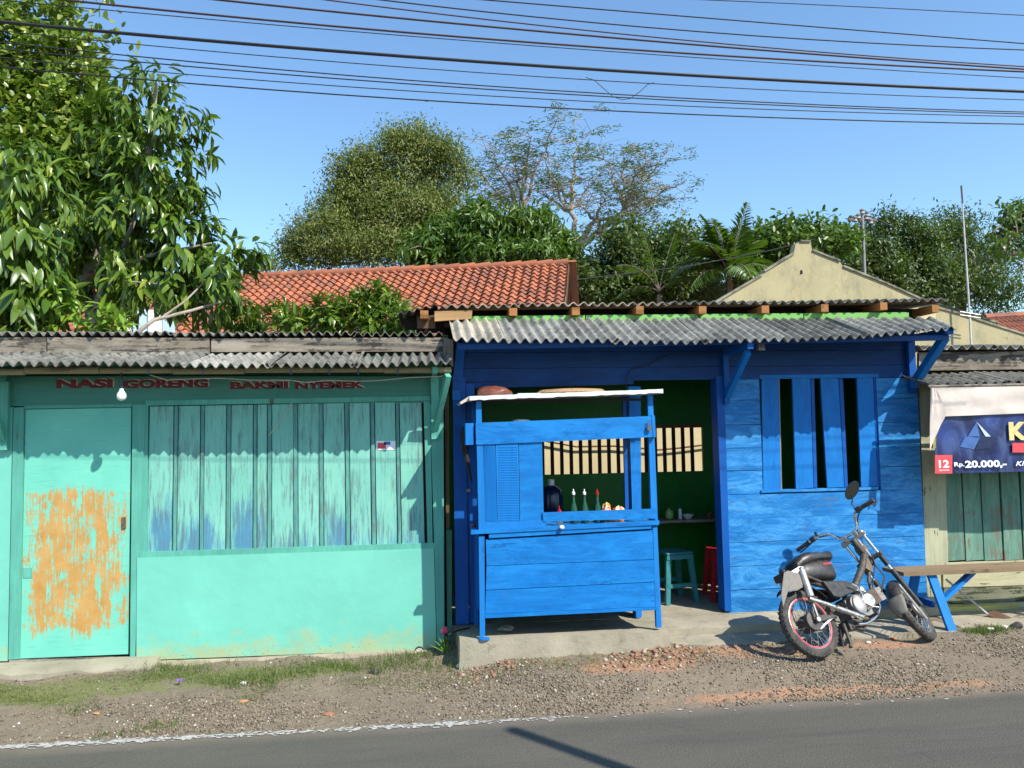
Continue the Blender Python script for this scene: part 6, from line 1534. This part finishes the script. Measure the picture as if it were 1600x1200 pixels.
# ================================================================== GROUND COVER
def tetra_stones(n, region, smin, smax, mat, name, label, density=None, cat='gravel', zoff=0):
    x = rng.uniform(region[0], region[1], n); y = rng.uniform(region[2], region[3], n)
    if density is not None:
        k = density(x, y) > rng.random(n); x, y = x[k], y[k]
    n = len(x); s = smin + (smax - smin) * rng.random(n) ** 3.5
    T = np.array([(1,0,0),(-1,0,0),(0,1,0),(0,-1,0),(0,0,1),(0,0,-1)], float)
    F = np.array([(0,2,4),(2,1,4),(1,3,4),(3,0,4),(2,0,5),(1,2,5),(3,1,5),(0,3,5)])
    V = T[None] * rng.uniform(.55, 1.2, (n, 6, 1)) * s[:, None, None] * np.array([1, 1, .6])
    V += rng.normal(size=V.shape) * s[:, None, None] * .16
    a = rng.uniform(0, 6.28, n); ca, sa = np.cos(a)[:, None], np.sin(a)[:, None]
    X = V[..., 0]*ca - V[..., 1]*sa; Yy = V[..., 0]*sa + V[..., 1]*ca
    z = gz(x, y) + s * .22 + zoff
    V = np.stack([X + x[:, None], Yy + y[:, None], V[..., 2] + z[:, None]], -1).reshape(-1, 3)
    FF = (F[None] + (np.arange(n) * 6)[:, None, None]).reshape(-1, 3)
    o = link_mesh(name, np_mesh(name, V, FF, np.repeat(rng.random(n), 8)), mat, kind='stuff'); return tag(o, label, cat)
def dens(x, y):
    d = np.where(x < -1.2, np.clip((-.78 - y) / .12, 0.02, 1), np.clip((-.42 - y) / .3, .2, 1))
    d = d * np.where((x > 1.2) & (y > -.85), .6, 1)
    d = d * (.55 + .45 * np.sin(x * 3 + np.sin(y * 7)))
    return np.clip(d, .04, 1)
tetra_stones(170000, (-4.6, 5.6, -1.44, -.03), .0035, .014, M['gravel_stone'], 'gravel', 'grey brown gravel covering the verge between the stalls and the road', dens)
M['rubble_mat'] = None
t = NT('rubble_mix'); r = t.attr('tint'); c = t.mix(r, (.30, .14, .09), (.22, .12, .08)); c = t.mix(t.ramp(r, .6, .65), c, (.36, .29, .22)); M['rubble_mat'] = t.done(c, .9)
tetra_stones(1500, (.2, 2.0, -.85, -.52), .005, .028, M['rubble_mat'], 'brick_rubble', 'reddish broken brick rubble scattered along the foot of the platform', lambda x, y: np.clip((.5 + .5 * np.sin(x * 5)) * (y + .9) * 3, .05, 1))
def grass_patch(name, label, n, region, h0, h1, density, w=.0035, lean=.5):
    x = rng.uniform(region[0], region[1], n); y = rng.uniform(region[2], region[3], n); k = density(x, y) > rng.random(n); x, y = x[k], y[k]; n = len(x)
    h = rng.uniform(h0, h1, n) * (.6 + .4 * rng.random(n)); pos = np.stack([x, y, gz(x, y) - .003], 1)
    d = unit(np.stack([rng.normal(size=n) * lean, rng.normal(size=n) * lean, np.ones(n)], 1)); nr = unit(rng.normal(size=(n, 3)))
    v, f, t_ = leaves(pos, d, nr, h, np.full(n, w), (np.array([(0, .5, 0), (0, -.5, 0), (.55, .35, .02), (.55, -.35, .02), (1, 0, -.12)]), [(0, 1, 3), (0, 3, 2), (2, 3, 4)]))
    return tag(link_mesh(name, np_mesh(name, v, f, t_), M['grass'], kind='stuff'), label, 'grass')
def d1(x, y):
    c = -.52 - .03 * np.sin(x * 2.2); w = np.where(x < -1.9, .27, .17); c = np.where(x < -1.9, c, -.40)
    return np.clip(1.15 - (np.abs(y - c) / w) ** 2, 0, 1) * (.55 + .45 * np.sin(x * 4.1 + y * 9))
grass_patch('lawn_strip', 'short mossy green grass strip along the foot of the green stall', 110000, (-4.4, -.5, -.98, -.12), .008, .026, d1, .0034, .9)
def tuftd(cs):
    return lambda x, y: sum(np.exp(-(((x - a) / s) ** 2 + ((y - b) / (s * .5)) ** 2)) * k for a, b, s, k in cs)
grass_patch('grass_tufts', 'taller grass tufts between the green stall foot and the gravel', 60000, (-5, .6, -1.42, -.05), .03, .085,
            tuftd([(-1.25, -.55, .2, .9), (-1.0, -.42, .3, .5), (-.55, -.32, .3, .5), (-.1, -.16, .16, .9), (-.25, -.35, .25, .4), (-1.75, -.22, .22, .7), (-1.6, -1.25, .12, .6), (-1.05, -.72, .12, .4), (-1.15, -.85, .1, .3), (-2.2, -.9, .1, .4), (.05, -.45, .2, .3), (.1, -.5, .1, .3), (-1.85, -1.3, .08, .4)]), .0045, .45)
grass_patch('dry_grass', 'yellowed dry grass along the rubble in front of the platform', 16000, (-.6, 2.0, -.95, -.5), .015, .05, lambda x, y: np.clip(.35 - np.abs(y + .68) * 1.6, 0, 1), .003, .8)
grass_patch('corner_weeds', 'small green weeds at the edge of the right stall apron', 6000, (4.05, 4.7, -.6, -.36), .015, .06, tuftd([(4.25, -.47, .12, .8), (4.4, -.46, .1, .5)]), .005, .5)
# pebbles one can pick apart
def stone(name, px, py, s, mat, label, cat='stone', flat=.6, seed=0, group=None):
    g = G(px, py, .0); z = float(gz(g[0], g[1])); r = random.Random(seed + px)
    b = MB().sphere((0, 0, 0), (s, s * .8, s * flat), 10, 7); a = r.uniform(0, 3)
    b.v = [(x * (1 + .25 * math.sin(3*y/s + a)) + g[0], y * (1 + .2 * math.sin(4*x/s + a)) + g[1], z0 * (1 + .2 * math.sin(3*x/s + 2*a)) + z + s * flat * .5) for x, y, z0 in b.v]
    return tag(b.build(name, M[mat], smooth=True), label, cat, group)
stone('stone', 722, 1040, .035, 'stone_white', 'pale lump of concrete at the front left corner of the platform', seed=1)
stone('stone', 380, 1064, .022, 'stone_white', 'white stone in the grass below the green panel', seed=2)
stone('stone', 1548, 996, .028, 'stone_white', 'left one of two white stones by the right apron', seed=3, group='white stones by the apron')
stone('stone', 1570, 993, .026, 'stone_white', 'right one of two white stones by the right apron', seed=4, group='white stones by the apron')
stone('stone', 1357, 1012, .018, 'stone_white', 'small white stone on the clay under the motorcycle', seed=5)
stone('stone', 1590, 990, .05, 'frame_paint', 'dark lump of asphalt rubble at the right edge', seed=6)
stone('stone', 585, 1048, .035, 'frame_paint', 'dark lump of asphalt in the grass left of the platform', seed=7)
stone('stone', 570, 1038, .04, 'rust_steel', 'flat dark stone against the foot of the green stall', flat=.35, seed=8)
stone('brick_piece', 757, 1034, .035, 'brick_bit', 'reddish brown brick lump before the platform corner', 'brick', seed=9)
stone('brick_piece', 985, 1015, .022, 'brick_bit', 'small brick piece by the middle front of the platform', 'brick', seed=10)
stone('leaf_litter', 153, 1107, .030, 'dead_leaf', 'dry orange leaf on the gravel left', 'dead leaf', .15, 11)
stone('leaf_litter', 380, 1088, .03, 'dead_leaf', 'curled dry leaf on the gravel below the grass', 'dead leaf', .25, 12)
stone('leaf_litter', 1395, 1003, .02, 'chip_orange', 'bright orange leaf on the ground near the front wheel', 'dead leaf', .6, 13)
stone('leaf_litter', 515, 1105, .035, 'brick_bit', 'flat reddish tile chip in the gravel', 'chip', .12, 14)
g = G(985, 1027, 0); tag(MB().beam((g[0] - .13, g[1], .012), (g[0] + .10, g[1] + .02, .016), .035, .012).build('wood_offcut', M['cream_boards']), 'pale flat wood offcut lying before the platform', 'wood')
# purple flower, pipe, pink flower plant
g = G(280, 1074, 0); FL = thing('purple_flower', 'tiny purple flower in the grass strip', 'flower', (g[0], g[1], float(gz(g[0], g[1]))))
MB().tube([(0, 0, 0), (0, 0, .03)], .002, 5).build('stem', M['grass'], FL, True)
b = MB()
for k in range(5): a = k * 1.257; b.obox((.012*math.cos(a), .012*math.sin(a), .035), (.012*math.cos(a), .012*math.sin(a), .004), (-.006*math.sin(a), .006*math.cos(a), 0), (0, 0, .001))
b.build('petals', M['purple'], FL, True)
c = P(655, 1019, -.05); PI_ = thing('drain_pipe', 'black pipe end with pale rim beneath the corner of the green panel', 'pipe', tuple(c))
MB().lathe([(.036, 0), (.036, .12), (.030, .12), (.030, 0)], (c[0], -.055, c[2]), 20, 'y').build('tube', M['cable'], PI_, smooth=True)
MB().lathe([(.031, -.002), (.033, -.006), (.024, -.006), (.018, .0), (.024, .004)], (c[0], -.055, c[2]), 20, 'y').build('rim', M['stone_white'], PI_, smooth=True)
c = P(694, 1010, -.18); PK = thing('flowering_plant', 'small dark plant with one pink flower in the gap beside the platform', 'plant', (c[0], -.18, 0))
top = P(695, 985, -.18)
MB().tube([(c[0], -.18, 0), (c[0] + .01, -.18, .08), top], .004, 5).build('stem', M['brown_wood'], PK)
bagmesh('flower', '', '', tuple(top), (.026, .022, .024), M['pink'], 3, PK, 1, .3)
cc = np.tile(np.array([c[0], -.2, .02]), (7, 1)); dd = unit(np.array([(-.6, -.2, 1), (-.3, .1, 1.3), (.3, -.4, 1), (.5, 0, 1.2), (0, -.3, 1.4), (-.8, -.3, .6), (.7, -.3, .7)]))
v, f, ti = leaves(cc, dd, unit(np.array([(1, -1, .2)] * 7)), .12, .011, LEAF_LONG); link_mesh('leaves', np_mesh('leaves', v, f, ti), M['leaf_young'], PK)
v, f, ti = leaves(np.tile(np.array([c[0] + .01, -.18, .09]), (6, 1)), unit(rng.normal(size=(6, 3)) + [0, 0, .2]), unit(rng.normal(size=(6, 3))), .05, .03, LEAF_ROUND); link_mesh('leaves', np_mesh('leaves', v, f, ti), M['leaf_dark'], PK)
tag(MB().tube([P(700, 992, -.3), P(716, 985, -.2), P(734, 981, -.05)], .006, 6).build('hose', M['cable']), 'short black hose lying over the left end of the platform', 'hose')
